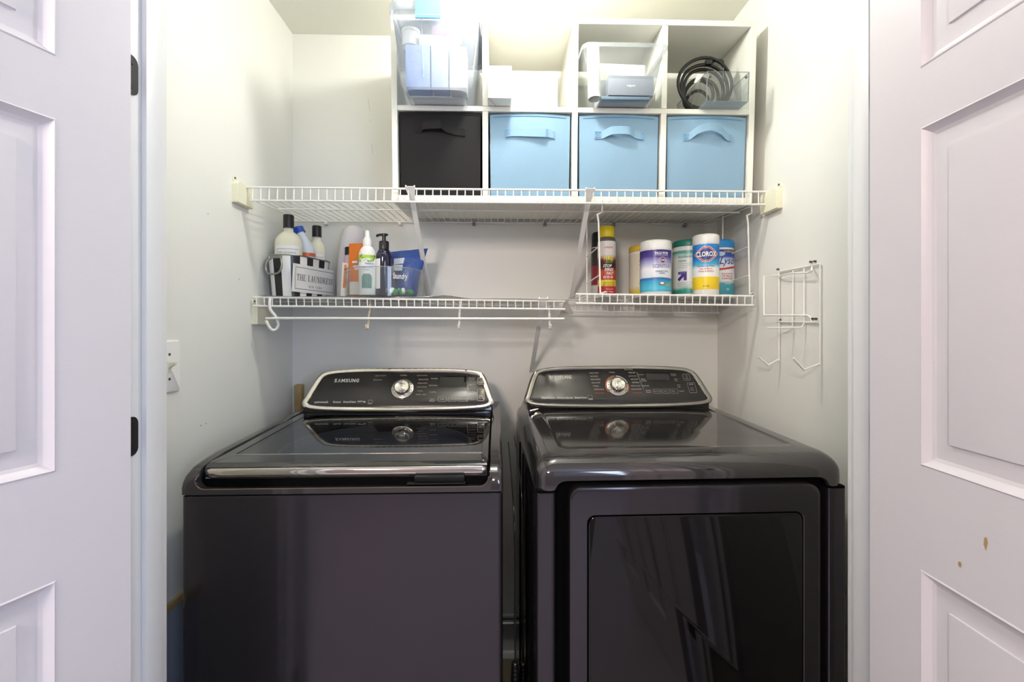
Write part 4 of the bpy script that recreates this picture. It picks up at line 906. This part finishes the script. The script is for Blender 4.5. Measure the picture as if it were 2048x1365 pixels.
letter(c5, M_redink, [('KILLS 99.9%', .006, .083, .044, .006), ('OF VIRUSES', .006, .0745, .044, .006), ('& BACTERIA', .006, .066, .044, .006)], R, thL, 'red_lettering')
letter(c5, M_whiteink, [('DISINFECTING', .006, .055, .044, .0045), ('WIPES', .006, .048, .022, .0045), ('35', .006, .028, .010, .007)], R, thL, 'small_lettering')
f = cyl(R + .0007, thL); b = B(); b.flat([(-.020 + .016 * math.cos(t), .154 + .008 * math.sin(t)) for t in [k * PI / 8 for k in range(16)]], f, .0002, 0, .006); b.done('splash_print', mat('splash', '#b9cfe8', .4), c5, 0)
# fire suppressant spray can
xF = on(1213.5, 1.655); thF = -math.atan2(xF, 1.655) + .16; R = .0325
fc = can('red fire-stopping spray can with a yellow cap, left end of the hanging rack', 'spray can', xF, 1.655, R, .201, .0, None,
  gradz('lab_fire', [(0, '#b5202a'), (.16, '#c22a2c'), (.165, '#e8cf2e'), (.28, '#e8d22e'), (.285, '#b8281f'), (.44, '#c8502e'), (.50, '#5a1512'), (.58, '#2a1210'), (.66, '#7a2416'), (.76, '#e2dcd6'), (1, '#e6e4e2')], interp='LINEAR'), name='spray_can', z=rz_(xF), foot=.006, lab_top=.197)
b = B(); b.lathe([(R, .200), (R * .92, .212), (R * .80, .216), (R * .80, .220)], 28); b.done('shoulder', M_steel, fc)
b = B(); b.lathe([(R * .84, .216), (R * .86, .219), (R * .86, .250), (R * .78, .256), (0, .257)], 24); b.lathe([(R * .4, .25), (R * .4, .258), (0, .259)], 12); b.done('cap', mat('cap_yellow', '#dcc41c', .4), fc, 40)
letter(fc, M_yel, [('FIRE', .002, .137, .036, .015, {'bold': .02})], R, thF, 'yellow_lettering'); letter(fc, M_green, [('GONE', .006, .124, .026, .009, {'bold': .02, 'shear': .2})], R, thF, 'green_lettering')
letter(fc, M_whiteink, [('STOP', -.003, .110, .032, .0105, {'bold': .02, 'shear': .25}), ('FIRES', .004, .0965, .034, .0105, {'bold': .02, 'shear': .25}), ('FAST', .008, .083, .028, .0105, {'bold': .02, 'shear': .25}), ('Easy to Use', .006, .026, .026, .005), ('Fast • Clean', .004, .017, .032, .005)], R, thF)
letter(fc, M_ink, [('Grease, Car, Oil, RV, Boat', .004, .049, .044, .005), ('Boat, Kitchen, Office', .004, .0415, .044, .005)], R, thF, 'black_lettering'); letter(fc, M_redink, [('SUPPRESSANT', .002, .176, .032, .006)], R, thF, 'red_lettering')
f = cyl(R + .0007, thF); b = B()
for k in (-1, 0, 1): b.flat([(k * .013 + .0055 * math.cos(t), .069 + .0055 * math.sin(t)) for t in [q * PI / 5 for q in range(10)]], f, .0003, 0, .004); b.flat([(k * .013 - .003, .066), (k * .013 + .003, .066), (k * .013, .073)], f, .0006, 1)
b.done('pictogram_print', [mat('pic_cream', '#ecd9c8', .4), M_orange], fc, 0)
# second can behind it
xB = on(1200, 1.735); R = .0330
kc = can('dark red spray can with a black cap behind the fire-stopping can', 'spray can', xB, 1.735, R, .193, 0, None, gradz('lab_dark', [(0, '#d9d6d2'), (.22, '#cfcac6'), (.24, '#7a1f28'), (.62, '#8f2330'), (.64, '#2a2426'), (1, '#2a2426')]), name='spray_can', z=rz_(xB), foot=.006, lab_top=.190)
b = B(); b.lathe([(R, .193), (R * .98, .200), (R * .95, .240), (R * .85, .250), (R * .5, .254), (0, .254)], 26); b.done('cap', M_blackp, kc, 40)
# ---------------------------------------------------------------- the two machines
CON = [(0, .1455), (.10, .1450), (.19, .1425), (.245, .1380), (.272, .1310), (.288, .1190), (.300, .0960), (.3165, .0480), (.3220, .0330), (.3205, .0220), (.3110, .0120), (.290, .0055), (.24, .0012), (.14, -.0015), (0, -.0025)]
def con_outline(sx):
    r = catmull([(x * sx, y, 0) for x, y in CON], 5); r = [(p.x, p.y) for p in r]
    return r + [(-x, y) for x, y in reversed(r[1:-1])]
def offset(poly, d):
    n = len(poly); out = []
    for i in range(n):
        a, b, c = Vector(poly[i - 2 + 1 if False else i - 1]), Vector(poly[i]), Vector(poly[(i + 1) % n])
        t = (c - a).normalized(); nn = Vector((-t.y, t.x)); out.append(tuple(b + nn * d * (1 + .5 * abs(nn.x))))
    return out
SCY = 1.11
def console(root, cx, y0, z0, glow):
    SU = Vector((0, .561, .828)); SN = Vector((0, -.828, .561)); O_ = Vector((cx, y0, z0))
    F = lambda a, b_, c: tuple(O_ + Vector((a, 0, 0)) + SU * (b_ * SCY) + SN * c)
    out = con_outline(glow); area_ = sum(out[i - 1][0] * out[i][1] - out[i][0] * out[i - 1][1] for i in range(len(out))); sg = 1 if area_ > 0 else -1
    off = lambda d: offset(out, d * sg)
    b = B(); ring0 = [F(x, y, .001) for x, y in out]; ring1 = [F(x * 1.004, y + .001, -.008) for x, y in out]
    back = [(x + 0, y + .075 + .0, z) for x, y, z in ring1]; R2 = [(cx + (x - cx) * .985, y0 + .075 + (y - y0) * .45, z0 + (z - z0) * .93) for x, y, z in ring1]; R3 = [(cx + (x - cx) * .96, y0 + .155, z0 + (z - z0) * .80) for x, y, z in ring1]
    b.rings([ring0, ring1, R2, R3]); con = b.done('console', M_bsg, root, 50)
    b = B(); b.rings([[F(x, y, .0005) for x, y in out], [F(x, y, .005) for x, y in off(.0025)], [F(x, y, .0056) for x, y in off(.006)], [F(x, y, .0035) for x, y in off(.0125)], [F(x, y, .001) for x, y in off(.0135)]], 0, (False, False)); b.done('bezel', M_chrome if glow == 1.0 else M_bezel2, con, 45)
    b = B(); b.rings([[F(x, y, .0012) for x, y in off(.0132)], [F(x, y, .0022) for x, y in off(.0150)]], 0, (False, True)); b.done('control_panel', M_panel, con, 30)
    b = B(); b.box(cx - .318, cx + .318, y0 + .012, y0 + .155, z0 - .030, z0 + .012, 0, .006); b.done('console_base', M_gblack, root)
    return con, F
def dial(con, F, a, b0, orange):
    f = lambda x, y, c: F(a + x, b0 + y / SCY, c + .0022)
    b = B(); b.lathe([(.0375, 0), (.0370, .0025), (.0350, .0030), (.0335, .0010)], 40, f=f); b.done('dial_ring', M_chrome, con, 40)
    b = B(); b.lathe([(.0335, .0010), (.0300, .0022), (.0262, .0022)], 40, f=f); b.done('dial_scale', mat('scale_silver', '#b8b4ae', .25, .9), con, 40)
    b = B(); b.lathe([(.0265, .0012), (.0262, .0150), (.0245, .0190), (.0225, .0205), (.0200, .0200), (0, .0185)], 44, f=f); d = b.done('dial', M_chrome, con, 40)
    b = B(); b.rings([[f(x, y, c) for x, y in rrect(.024 - i, .030 - i, .008, 4, 0, -.004)] for c, i in ((.0185, 0), (.0225, .003), (.0232, .008))], 0, (False, True)); b.done('dial_grip', M_chrome, d, 40)
    b = B()
    for k in range(13):
        t = math.radians(-30 + k * 20); r0, r1 = .0295, .0330; w_ = .0007; u = (math.cos(t), math.sin(t)); v = (-u[1], u[0])
        b.flat([(u[0] * r0 + v[0] * w_, u[1] * r0 + v[1] * w_), (u[0] * r1 + v[0] * w_, u[1] * r1 + v[1] * w_), (u[0] * r1 - v[0] * w_, u[1] * r1 - v[1] * w_), (u[0] * r0 - v[0] * w_, u[1] * r0 - v[1] * w_)], f, .0036)
    b.done('dial_mark', M_black, con, 0)
    if orange:
        b = B(); 
        for t0, t1, m_ in ((95, 215, 0), (-35, 12, 0), (18, 88, 1)):
            n_ = 14
            for k in range(n_):
                p = [math.radians(t0 + (t1 - t0) * (k + q) / n_) for q in (0, 1)]
                b.flat([(.0392 * math.cos(p[0]), .0392 * math.sin(p[0])), (.0392 * math.cos(p[1]), .0392 * math.sin(p[1])), (.0415 * math.cos(p[1]), .0415 * math.sin(p[1])), (.0415 * math.cos(p[0]), .0415 * math.sin(p[0]))], f, .0006, m_)
        b.done('dial_arc', [M_orange, M_print], con, 0)
def outline_rect(b, F, x0, x1, y0, y1, t=.0009, c=.0030, mi=0, r=.003):
    o = rrect(x1 - x0, y1 - y0, r, 3, (x0 + x1) / 2, (y0 + y1) / 2); i = rrect(x1 - x0 - 2 * t, y1 - y0 - 2 * t, max(r - t, .0005), 3, (x0 + x1) / 2, (y0 + y1) / 2)
    n_ = len(o)
    for k in range(n_): b.face([F(*o[k], c), F(*o[(k + 1) % n_], c), F(*i[(k + 1) % n_], c), F(*i[k], c)], mi)
def brandtext(b, F, cx, cy, w, h, c):
    ws = {'S': .86, 'V': 1.0, 'M': 1.12, 'U': .92, 'N': .94, 'G': .94}; seq = ['S', 'V', 'M', 'S', 'U', 'N', 'G']; gap = .17
    tot = sum(ws[q] for q in seq) + gap * 6; k = w / tot; x = cx - w / 2
    for q in seq:
        ww = ws[q] * k; b.text(q, x + ww / 2, cy, ww, h, F, bold=.035, c=c, flip=(q == 'V')); x += ww + gap * k
CP = .0026
def lettering(con, F, items, m, name='lettering'):
    b = B()
    for t, a, c, w_, h_ in items: b.text(t, a, c, w_, h_, F, c=CP, bold=.012)
    return b.done(name, m, con, 0)

# ------------------------------ washer
W0 = Vector((-.692, 1.006, 0)); WRZ = math.radians(.35)
ws = thing('washing_machine', 'dark top-loading washing machine with a glass lid, left of the dryer', 'washer', tuple(W0), (0, 0, WRZ))
WW = .700; WD = .74; ZT = .9235
b = B(); Rg = []
plan = lambda i: [(x, y) for x, y in rrect(WW - 2 * i, WD - 2 * i, [.006, .006, .014, .014], 6, WW / 2, WD / 2)]
b.rings([[(x, y, z) for x, y in plan(i)] for z, i in ((0.02, 0), (ZT - .003, 0), (ZT - .001, .002))]); b.done('cabinet', M_bs, ws, 40)
b = B(); b.rings([[(x, y, z) for x, y in plan(.004)] for z in (ZT - .002, ZT + .004)]); b.done('seam', M_black, ws)
for fx in (.06, WW - .06):
    for fy in (.06, WD - .06): b = B(); b.lathe([(.022, 0), (.022, .012), (.012, .012), (.012, .021)], 14, fx, fy); b.done('foot', M_blackp, ws)
# top frame: front lip with rounded recess, two side rails, rear bridge
b = B(); SW = .030
prof = [(.000, ZT + .002), (-.0005, ZT + .018), (.003, ZT + .030), (.012, ZT + .042), (.035, ZT + .054), (.070, .9835), (.115, .9895), (.30, .996), (.53, 1.003), (.56, 1.006), (.735, 1.006), (.737, ZT + .002)]
for s in (0, 1):
    R = []
    for k, (dx, dz) in enumerate(((0, -.012), (.002, -.004), (.007, -.0005), (.014, 0), (SW - .002, 0), (SW, -.003))):
        x = dx if s == 0 else WW - dx
        R.append([(x, y + (0 if z > ZT + .003 else 0) + (.0 if k > 1 else .003 * (2 - k) * (1 if y < .05 else 0)), z + (dz if z > ZT + .035 else dz * max(0, (z - ZT - .002) / .033)) ) for y, z in prof])
    b.rings(R)
# front lip: notch outline in xz
ol = [(SW - .004, ZT + .002), (WW - SW + .004, ZT + .002), (WW - SW + .004, ZT + .036)] + [(WW - SW - .002 - .020 + .020 * math.cos(t), ZT + .040 + .020 * math.sin(t) - .018 + .012) for t in [-k * PI / 2 / 6 for k in range(7)]]
ol = ol + [(SW + .002 + .020 - .020 * math.cos(t), ZT + .040 + .020 * math.sin(t) - .006) for t in [-PI / 2 + k * PI / 2 / 6 for k in range(7)]] + [(SW - .004, ZT + .036)]
b.rings([[(x, -.0005, z) for x, z in ol], [(x, .022, z - .003 * (z > ZT + .003)) for x, z in ol]])
b.box(SW - .002, WW - SW + .002, .553, .735, .93, 1.004)
tf = b.done('top_frame', M_bsg, ws, 40)
b = B(); b.tube([(x, -.0012, z) for x, z in ol[2:-1]], .0012, 5); b.done('frame_edge', mat('edge_copper', '#8d7a74', .15, .9), tf, 60)
b = B(); b.rings([[(SW - .001, y, z) for y, z in q] for q in ([(.020, ZT + .004), (.060, ZT + .004), (.060, .975), (.030, ZT + .035)],)] + [[(WW - SW + .001, y, z) for y, z in [(.020, ZT + .004), (.060, ZT + .004), (.060, .975), (.030, ZT + .035)]]]); b.done('lid_recess', M_black, ws)
# basin under the glass
b = B(); b.rings([[(x, y, z) for x, y in ((SW, .06), (WW - SW, .06), (WW - SW, .552), (SW, .552))] for z in (.978, .60)], 0, (False, True)); b.done('basin', M_black, ws, 0)
b = B(); b.lathe([(.262, .935), (.268, .945), (.264, .954), (.256, .954), (.252, .940), (.250, .90)], 48, WW / 2, .31); 
b.done('tub_ring', M_tub, ws, 40)
b = B(); b.lathe([(.249, .905), (.247, .68), (0, .68)], 40, WW / 2, .31); b.done('drum', mat('drum_steel', '#1c1c1c', .6), ws, 40)
# lid: frame with a tapered glass window, chrome lip along the front
def lidz(y): return .9835 + (y - .05) / .49 * .0185
def lidring(x0, x1, y0, y1, dz, r=.012): return [(x, y, lidz(y) + dz) for x, y in rrect(x1 - x0, y1 - y0, r, 5, (x0 + x1) / 2, (y0 + y1) / 2)]
lid_o = (SW + .003, WW - SW - .003, .040, .548); lid_i = (SW + .030, WW - SW - .020, .098, .520)
lid = thing_lid = B()
lid.rings([lidring(*lid_o, -.014), lidring(*lid_o, -.002), lidring(lid_o[0] + .002, lid_o[1] - .002, lid_o[2] + .002, lid_o[3] - .002, .0), lidring(*lid_i, .0, .006), lidring(*lid_i, -.014, .006), lidring(*lid_o, -.014)], 0, (False, False))
lid.rings([[(x, y, z) for y, z in ((.046, .9825), (.036, .9815), (.029, .9765), (.0275, .970), (.0275, .952), (.046, .952))] for x in (SW + .006, WW - SW - .006)])
lid = lid.done('lid', M_lidf, ws, 40)
b = B(); b.rings([lidring(lid_i[0] + .0006, lid_i[1] - .0006, lid_i[2] + .0006, lid_i[3] - .0006, d, .006) for d in (-.005, -.0012)]); b.done('glass', M_lidglass, lid, 30)
b = B(); b.tube([(lid_i[0], lid_i[2], lidz(lid_i[2]) + .0004), (lid_i[1], lid_i[2], lidz(lid_i[2]) + .0004)], .0009, 5); b.done('glass_edge', M_chrome, lid, 60)
b = B(); R = []
hp = [(.040, .9745), (.030, .9750), (.0265, .9725), (.0245, .9680), (.0240, .9620), (.0250, .9560), (.0280, .9520), (.034, .951), (.040, .952)]
for x, k in ((SW + .006, .55), (SW + .010, .85), (SW + .018, 1), (WW - SW - .018, 1), (WW - SW - .010, .85), (WW - SW - .006, .55)):
    R.append([(x, .036 + (y - .036) * k, .963 + (z - .963) * k) for y, z in hp])
b.rings(R); b.done('chrome_lip', M_chrome, lid, 50)
b = B(); b.box(.502, .614, .012, .032, .9425, .9560, 0, .002); b.box(.486, .616, .008, .030, .9385, .9425, 0, .001); b.done('lid_latch', mat('latch_black', '#0e0d0e', .55, spec=.25), ws)
con, F = console(ws, WW / 2 + .005, .525, 1.011, 1.0)
dial(con, F, .008, .0715, False)
b = B(); brandtext(b, F, -.188, .101, .084, .0125, CP); b.done('lettering', M_print, con, 0)
lettering(con, F, [('activewash', -.258, .0285, .046, .0075), ('Steam', -.206, .0285, .026, .0065), ('SmartCare', -.164, .0285, .042, .0065), ('DIT.Ag', -.124, .0285, .026, .0065)], M_print, 'feature_lettering')
lettering(con, F, [('HEAVY DUTY', -.074, .1175, .038, .0045), ('BEDDING', -.082, .103, .030, .0045), ('NORMAL', .006, .1185, .024, .0045), ('QUICK WASH', .070, .1175, .036, .0045), ('DELICATES', .076, .1035, .034, .0045), ('PERM PRESS', .074, .0905, .034, .0045), ('ACTIVE WEAR', .073, .0775, .034, .0045), ('WOOL', .069, .064, .020, .0045), ('RINSE + SPIN', .073, .0515, .034, .0045)], mat('bronze_print', '#8d7a70', .5), 'cycle_lettering')
b = B(); outline_rect(b, F, -.102, -.088, .024, .034, .0008, CP, 0, .0015); b.flat([(-.102, .021), (-.088, .021), (-.088, .0225), (-.102, .0225)], F, CP); b.done('badge_print', M_dim, con, 0)
b = B(); b.rings([[F(x, y, c) for x, y in rrect(.095 - i, .040 - i, .003, 3, .180, .097)] for c, i in ((.0020, 0), (.0032, .001))]); b.done('display', M_gblack, con)
lettering(con, F, [('Wash', .178, .080, .008, .003), ('Rinse', .192, .080, .009, .003), ('Spin', .206, .080, .007, .003), ('Dry', .219, .080, .006, .003)], M_print, 'display_lettering')
lettering(con, F, [('Pre Soak', .114, .107, .022, .0045), ('Extra Rinse', .112, .083, .028, .0045), ('EcoPlus', .113, .060, .022, .0045), ('Fabric', .113, .036, .016, .0042), ('Softener', .113, .030, .020, .0042), ('My Cycle', .245, .108, .022, .0042), ('Memory', .245, .102, .018, .0042), ('Delay End', .246, .084, .025, .0045), ('Self Clean', .247, .060, .024, .0045), ('Sound', .248, .034, .016, .0045), ('Temp', .147, .036, .014, .0045), ('Spin', .181, .036, .012, .0045), ('Soil Level', .214, .036, .022, .0045)], M_dim, 'button_lettering')
b = B()
for x0, x1 in ((.132, .161), (.166, .195), (.199, .230)): outline_rect(b, F, x0, x1, .0275, .044, .0009, CP)
for c in (.096, .0725, .0475): b.flat([(.232, c), (.262, c), (.262, c + .0008), (.232, c + .0008)], F, CP)
b.flat([(.2305, .026), (.2317, .026), (.2317, .082), (.2305, .082)], F, CP); b.done('button_outline', M_dim, con, 0)
for y0_, y1_, t_ in ((.083, .108, 'power_button'), (.028, .070, 'start_button')):
    b = B(); b.rings([[F(x, y, c) for x, y in rrect(.024 - i, y1_ - y0_ - i, .004, 4, .277, (y0_ + y1_) / 2)] for c, i in ((.002, 0), (.0042, .001), (.0046, .004))], 0, (False, True)); k_ = b.done(t_, mat('button_bronze', '#5b5450', .15, .7), con)
    b = B(); outline_rect(b, F, .265, .289, y0_, y1_, .0011, .0050, 0, .004); b.text('Power' if y0_ > .05 else 'Start', .277, (y0_ + y1_) / 2 - .004, .014, .004, F, c=.0052)
    if y0_ < .05: b.text('Pause', .277, (y0_ + y1_) / 2 - .011, .014, .004, F, c=.0052)
    b.done('outline', M_print, k_, 0)

# ------------------------------ dryer
D0 = Vector((.0805, 1.002, 0)); DRZ = math.radians(1.1)
dy = thing('clothes_dryer', 'dark front-loading clothes dryer with a rounded top, right of the washer', 'dryer', tuple(D0), (0, 0, DRZ))
DW = .714; DD = .76
PW_ = .046
b = B(); b.box(0, DW, .034, DD, .02, ZT, 0, .002)
for x0, x1 in ((0, PW_), (DW - PW_, DW)):
    b.rings([[(x, y, z) for x, y in rrect(x1 - x0, .040, [.002, .002, .012, .012] if True else .002, 4, (x0 + x1) / 2, .020)] for z in (.02, ZT - .001)])
b.done('cabinet', M_bs, dy, 40)
b = B(); b.box(PW_, DW - PW_, .026, .036, .05, .944); b.done('door_cavity', M_black, dy)
b = B(); b.box(.004, PW_ - .004, .004, .05, ZT - .001, ZT + .004); b.box(DW - PW_ + .004, DW - .004, .004, .05, ZT - .001, ZT + .004); b.box(.004, DW - .004, .05, DD - .004, ZT - .001, ZT + .004); b.done('seam', M_black, dy)
for fx in (.06, DW - .06):
    for fy in (.08, DD - .06): b = B(); b.lathe([(.022, 0), (.022, .012), (.012, .012), (.012, .021)], 14, fx, fy); b.done('foot', M_blackp, dy)
def dplan(i, r=.035): return rrect(DW - 2 * i, DD - .002 - 2 * i + (i if False else 0), [.010, .010, r, r], 10, DW / 2, DD / 2)
def sub(pts, step=.02):
    out = []
    for k in range(len(pts)):
        a, c = pts[k], pts[(k + 1) % len(pts)]; n_ = max(1, int(math.dist(a, c) / step))
        for q in range(n_): out.append((a[0] + (c[0] - a[0]) * q / n_, a[1] + (c[1] - a[1]) * q / n_))
    return out
base = sub(dplan(0), .007); cxm, cym = DW / 2, DD / 2
def ringat(i, z, lift=False):
    sx, sy = (DW - 2 * i) / DW, (DD - 2 * i * 1.25) / DD; out = []
    for x, y in base:
        zz = z + .016 * (y / DD if z > .99 else 0)
        if lift and y < .03:
            e = min(x - PW_ + .004, DW - PW_ + .004 - x); t = max(0, min(1, e / .028)); zz = z + .0215 * math.sqrt(max(0, 1 - (1 - t) ** 2))
        out.append((cxm + (x - cxm) * sx, cym + (y - cym) * sy, zz))
    return out
b = B()
rs = [ringat(.004, ZT + .0025, True), ringat(0, ZT + .004, True), ringat(0, ZT + .026)]
for k in range(1, 9):
    t = k / 8 * PI / 2; rs.append(ringat(.036 * (1 - math.cos(t)), ZT + .030 + .043 * math.sin(t)))
zt_ = ZT + .0735
rs += [ringat(.062, zt_ + .0020), ringat(.066, zt_ + .0022), ringat(.070, zt_ + .0005), ringat(.074, zt_ - .0002), ringat(.079, zt_ - .0002), ringat(.090, zt_ - .0002)]
b.rings(rs, 0, (False, True)); b.done('top_cover', M_dtop, dy, 45)
# door with a framed dark window
XA, XB, ZA, ZB = .0725, .6415, .28, .9385
do = B(); W_, H_ = XB - XA, ZB - ZA; cxd, czd = (XA + XB) / 2, (ZA + ZB) / 2
fo = lambda i, y, r=.026: [(x, y, z) for x, z in rrect(W_ - 2 * i, H_ - 2 * i, max(r - i, .004), 6, cxd, czd)]
wi = .040; wz = .062
fi = lambda i, y: [(x, y, z) for x, z in rrect(W_ - 2 * wi - 2 * i, H_ - 2 * wz - 2 * i, .018, 6, cxd, czd)]
do.rings([fo(0, .024), fo(0, -.008), fo(.0015, -.0115), fo(.005, -.013), fo(.008, -.013), fo(.014, -.013), fi(-.008, -.013), fi(-.0015, -.013), fi(0, -.0115), fi(0, .0)], 0, (False, False)); door = do.done('door', M_bs, dy, 35)
b = B(); b.rings([fi(.0002, .004), fi(.0002, -.006)], 0); b.done('window_groove', M_black, door)
b = B(); b.rings([fi(.0028, -.005), fi(.0028, -.0118), fi(.0040, -.0128)], 0, (False, True)); b.done('door_glass', M_gblack, door, 35)
# pressed ribs of the left side panel; black strips paint the shade in their recesses
for y, z1 in ((.105, .905), (.245, .905), (.385, .905), (.525, .905)):
    b = B(); b.rings([[(xx, y + a, .53 + c) for a, c in rrect(.007 - i, .75 - i, .0035 - i / 2, 5)] for xx, i in ((.001, 0), (-.0025, 0), (-.0035, .003))]); b.done('side_rib_shade', M_black, dy)
con, F = console(dy, .3455, .540, 1.016, 1.022)
dial(con, F, .000, .071, True)
b = B(); brandtext(b, F, -.199, .104, .080, .0120, CP); b.done('lettering', M_print, con, 0)
lettering(con, F, [('MultiSteam', -.246, .0325, .046, .0070), ('MoistureSensor', -.188, .0325, .058, .0066), ('SmartCare', -.134, .0325, .042, .0066)], M_print, 'feature_lettering')
b = B(); outline_rect(b, F, -.108, -.093, .029, .039, .0008, CP, 0, .0015); b.flat([(-.108, .025), (-.093, .025), (-.093, .0275), (-.108, .0275)], F, CP); b.done('badge_print', M_dim, con, 0)
lettering(con, F, [('HEAVY DUTY', -.075, .1185, .034, .0045), ('BEDDING', -.077, .1065, .026, .0045), ('PERM PRESS', -.073, .0950, .034, .0045), ('DELICATES', -.074, .0835, .030, .0045), ('TOWELS', -.076, .0715, .022, .0045), ('ACTIVE WEAR', -.066, .0600, .036, .0045), ('NORMAL', -.010, .1205, .022, .0042), ('Manual Dry', .052, .1300, .030, .0055), ('TIME DRY', .062, .1190, .026, .0045), ('QUICK DRY', .062, .1065, .030, .0045), ('AIR FLUFF', .066, .0950, .027, .0045), ('REFRESH', .069, .0835, .026, .0045), ('WRINKLE AWAY', .066, .0715, .036, .0045), ('STEAM SANITIZE', .066, .0600, .036, .0045)], M_dim, 'cycle_lettering')
lettering(con, F, [('SANITIZE', -.066, .0470, .032, .0042), ('STEAM DRY', .068, .0470, .034, .0042)], M_red, 'red_lettering')
b = B(); b.rings([[F(x, y, c) for x, y in rrect(.085 - i, .030 - i, .003, 3, .152, .106)] for c, i in ((.0020, 0), (.0030, .001))]); b.done('display', M_gblack, con)
lettering(con, F, [('Eco Dry', .094, .1110, .018, .0048), ('Mixed', .098, .0955, .014, .0045), ('Load Bell', .099, .0895, .020, .0045), ('Anti Static', .102, .0720, .025, .0048), ('Wrinkle', .108, .0555, .018, .0045), ('Prevent', .108, .0495, .018, .0045), ('Damp Alert', .212, .1130, .020, .0042), ('Rack Dry', .212, .1075, .018, .0042), ('Adjust', .216, .0945, .014, .0042), ('Time', .216, .0885, .010, .0042), ('Adjust', .221, .0735, .014, .0042), ('Less', .221, .0675, .010, .0042), ('Sound', .226, .0525, .016, .0045), ('Dry Level', .139, .0525, .022, .0045), ('Temp', .168, .0525, .013, .0045), ('Time', .196, .0525, .012, .0045)], M_dim, 'button_lettering')
lettering(con, F, [('Sensing  Drying  Cooling', .170, .0955, .044, .0032)], M_print, 'display_lettering')
b = B()
for x0, x1 in ((.125, .153), (.156, .182), (.185, .213)): outline_rect(b, F, x0, x1, .0445, .0600, .0007, CP)
b.flat([(.079, .120), (.0805, .120), (.0925, .060), (.0915, .060)], F, CP)
outline_rect(b, F, .244, .270, .090, .113, .0009, CP, 0, .004); outline_rect(b, F, .253, .281, .046, .082, .0009, CP, 0, .004)
b.text('Power', .257, .0965, .014, .0038, F, c=CP); b.text('Start', .267, .063, .013, .004, F, c=CP); b.text('Pause', .267, .056, .014, .004, F, c=CP)
b.flat([(.2605, .073), (.2605, .079), (.2665, .076)], F, CP); b.flat([(.2685, .073), (.2700, .073), (.2700, .079), (.2685, .079)], F, CP); b.flat([(.2715, .073), (.2730, .073), (.2730, .079), (.2715, .079)], F, CP)
outline_rect(b, F, .2535, .2615, .1005, .1085, .0008, CP, 0, .0038); b.done('button_outline', M_dim, con, 0)

# ------------------------------ cables in the gap between the machines
for k, (u, Y, lab) in enumerate(((1030, 1.10, 'black cable with a ribbed boot hanging between the machines, nearer the washer'), (1046, 1.20, 'black cable with a ribbed boot hanging between the machines, nearer the dryer'))):
    x = PX(u, Y); zt = P(u, 1326, Y).z
    cbx = thing('power_cable', lab, 'cable', (x, Y, 0), (0, 0, 0), 'cables between the machines')
    b = B(); b.tube(catmull([(-.004, .60, .86), (-.004, .30, .87), (-.002, .05, .84), (0, 0, .74), (0, 0, .60), (.001, 0, zt)], 6), .0022, 7); b.done('cord', M_blackp, cbx, 60)
    b = B(); pr = [(.004, zt + .002)]
    for q in range(9): z = zt - q * .010; r_ = .0085 + q * .0005; pr += [(r_, z), (r_, z - .006), (r_ - .002, z - .007), (r_ - .002, z - .0095)]
    pr += [(.0105, zt - .092), (.0105, .001), (0, .001)]; b.lathe(pr, 16); b.done('ribbed_boot', M_blackp, cbx, 30)
hs = B(); hs.tube([(-.60, 1.772, .165), (.0, 1.772, .163), (.70, 1.772, .166)], .012, 10); h = hs.done('drain_hose', M_gray, smooth=60)
tag(h, 'grey hose running along the back wall behind both machines', 'hose')
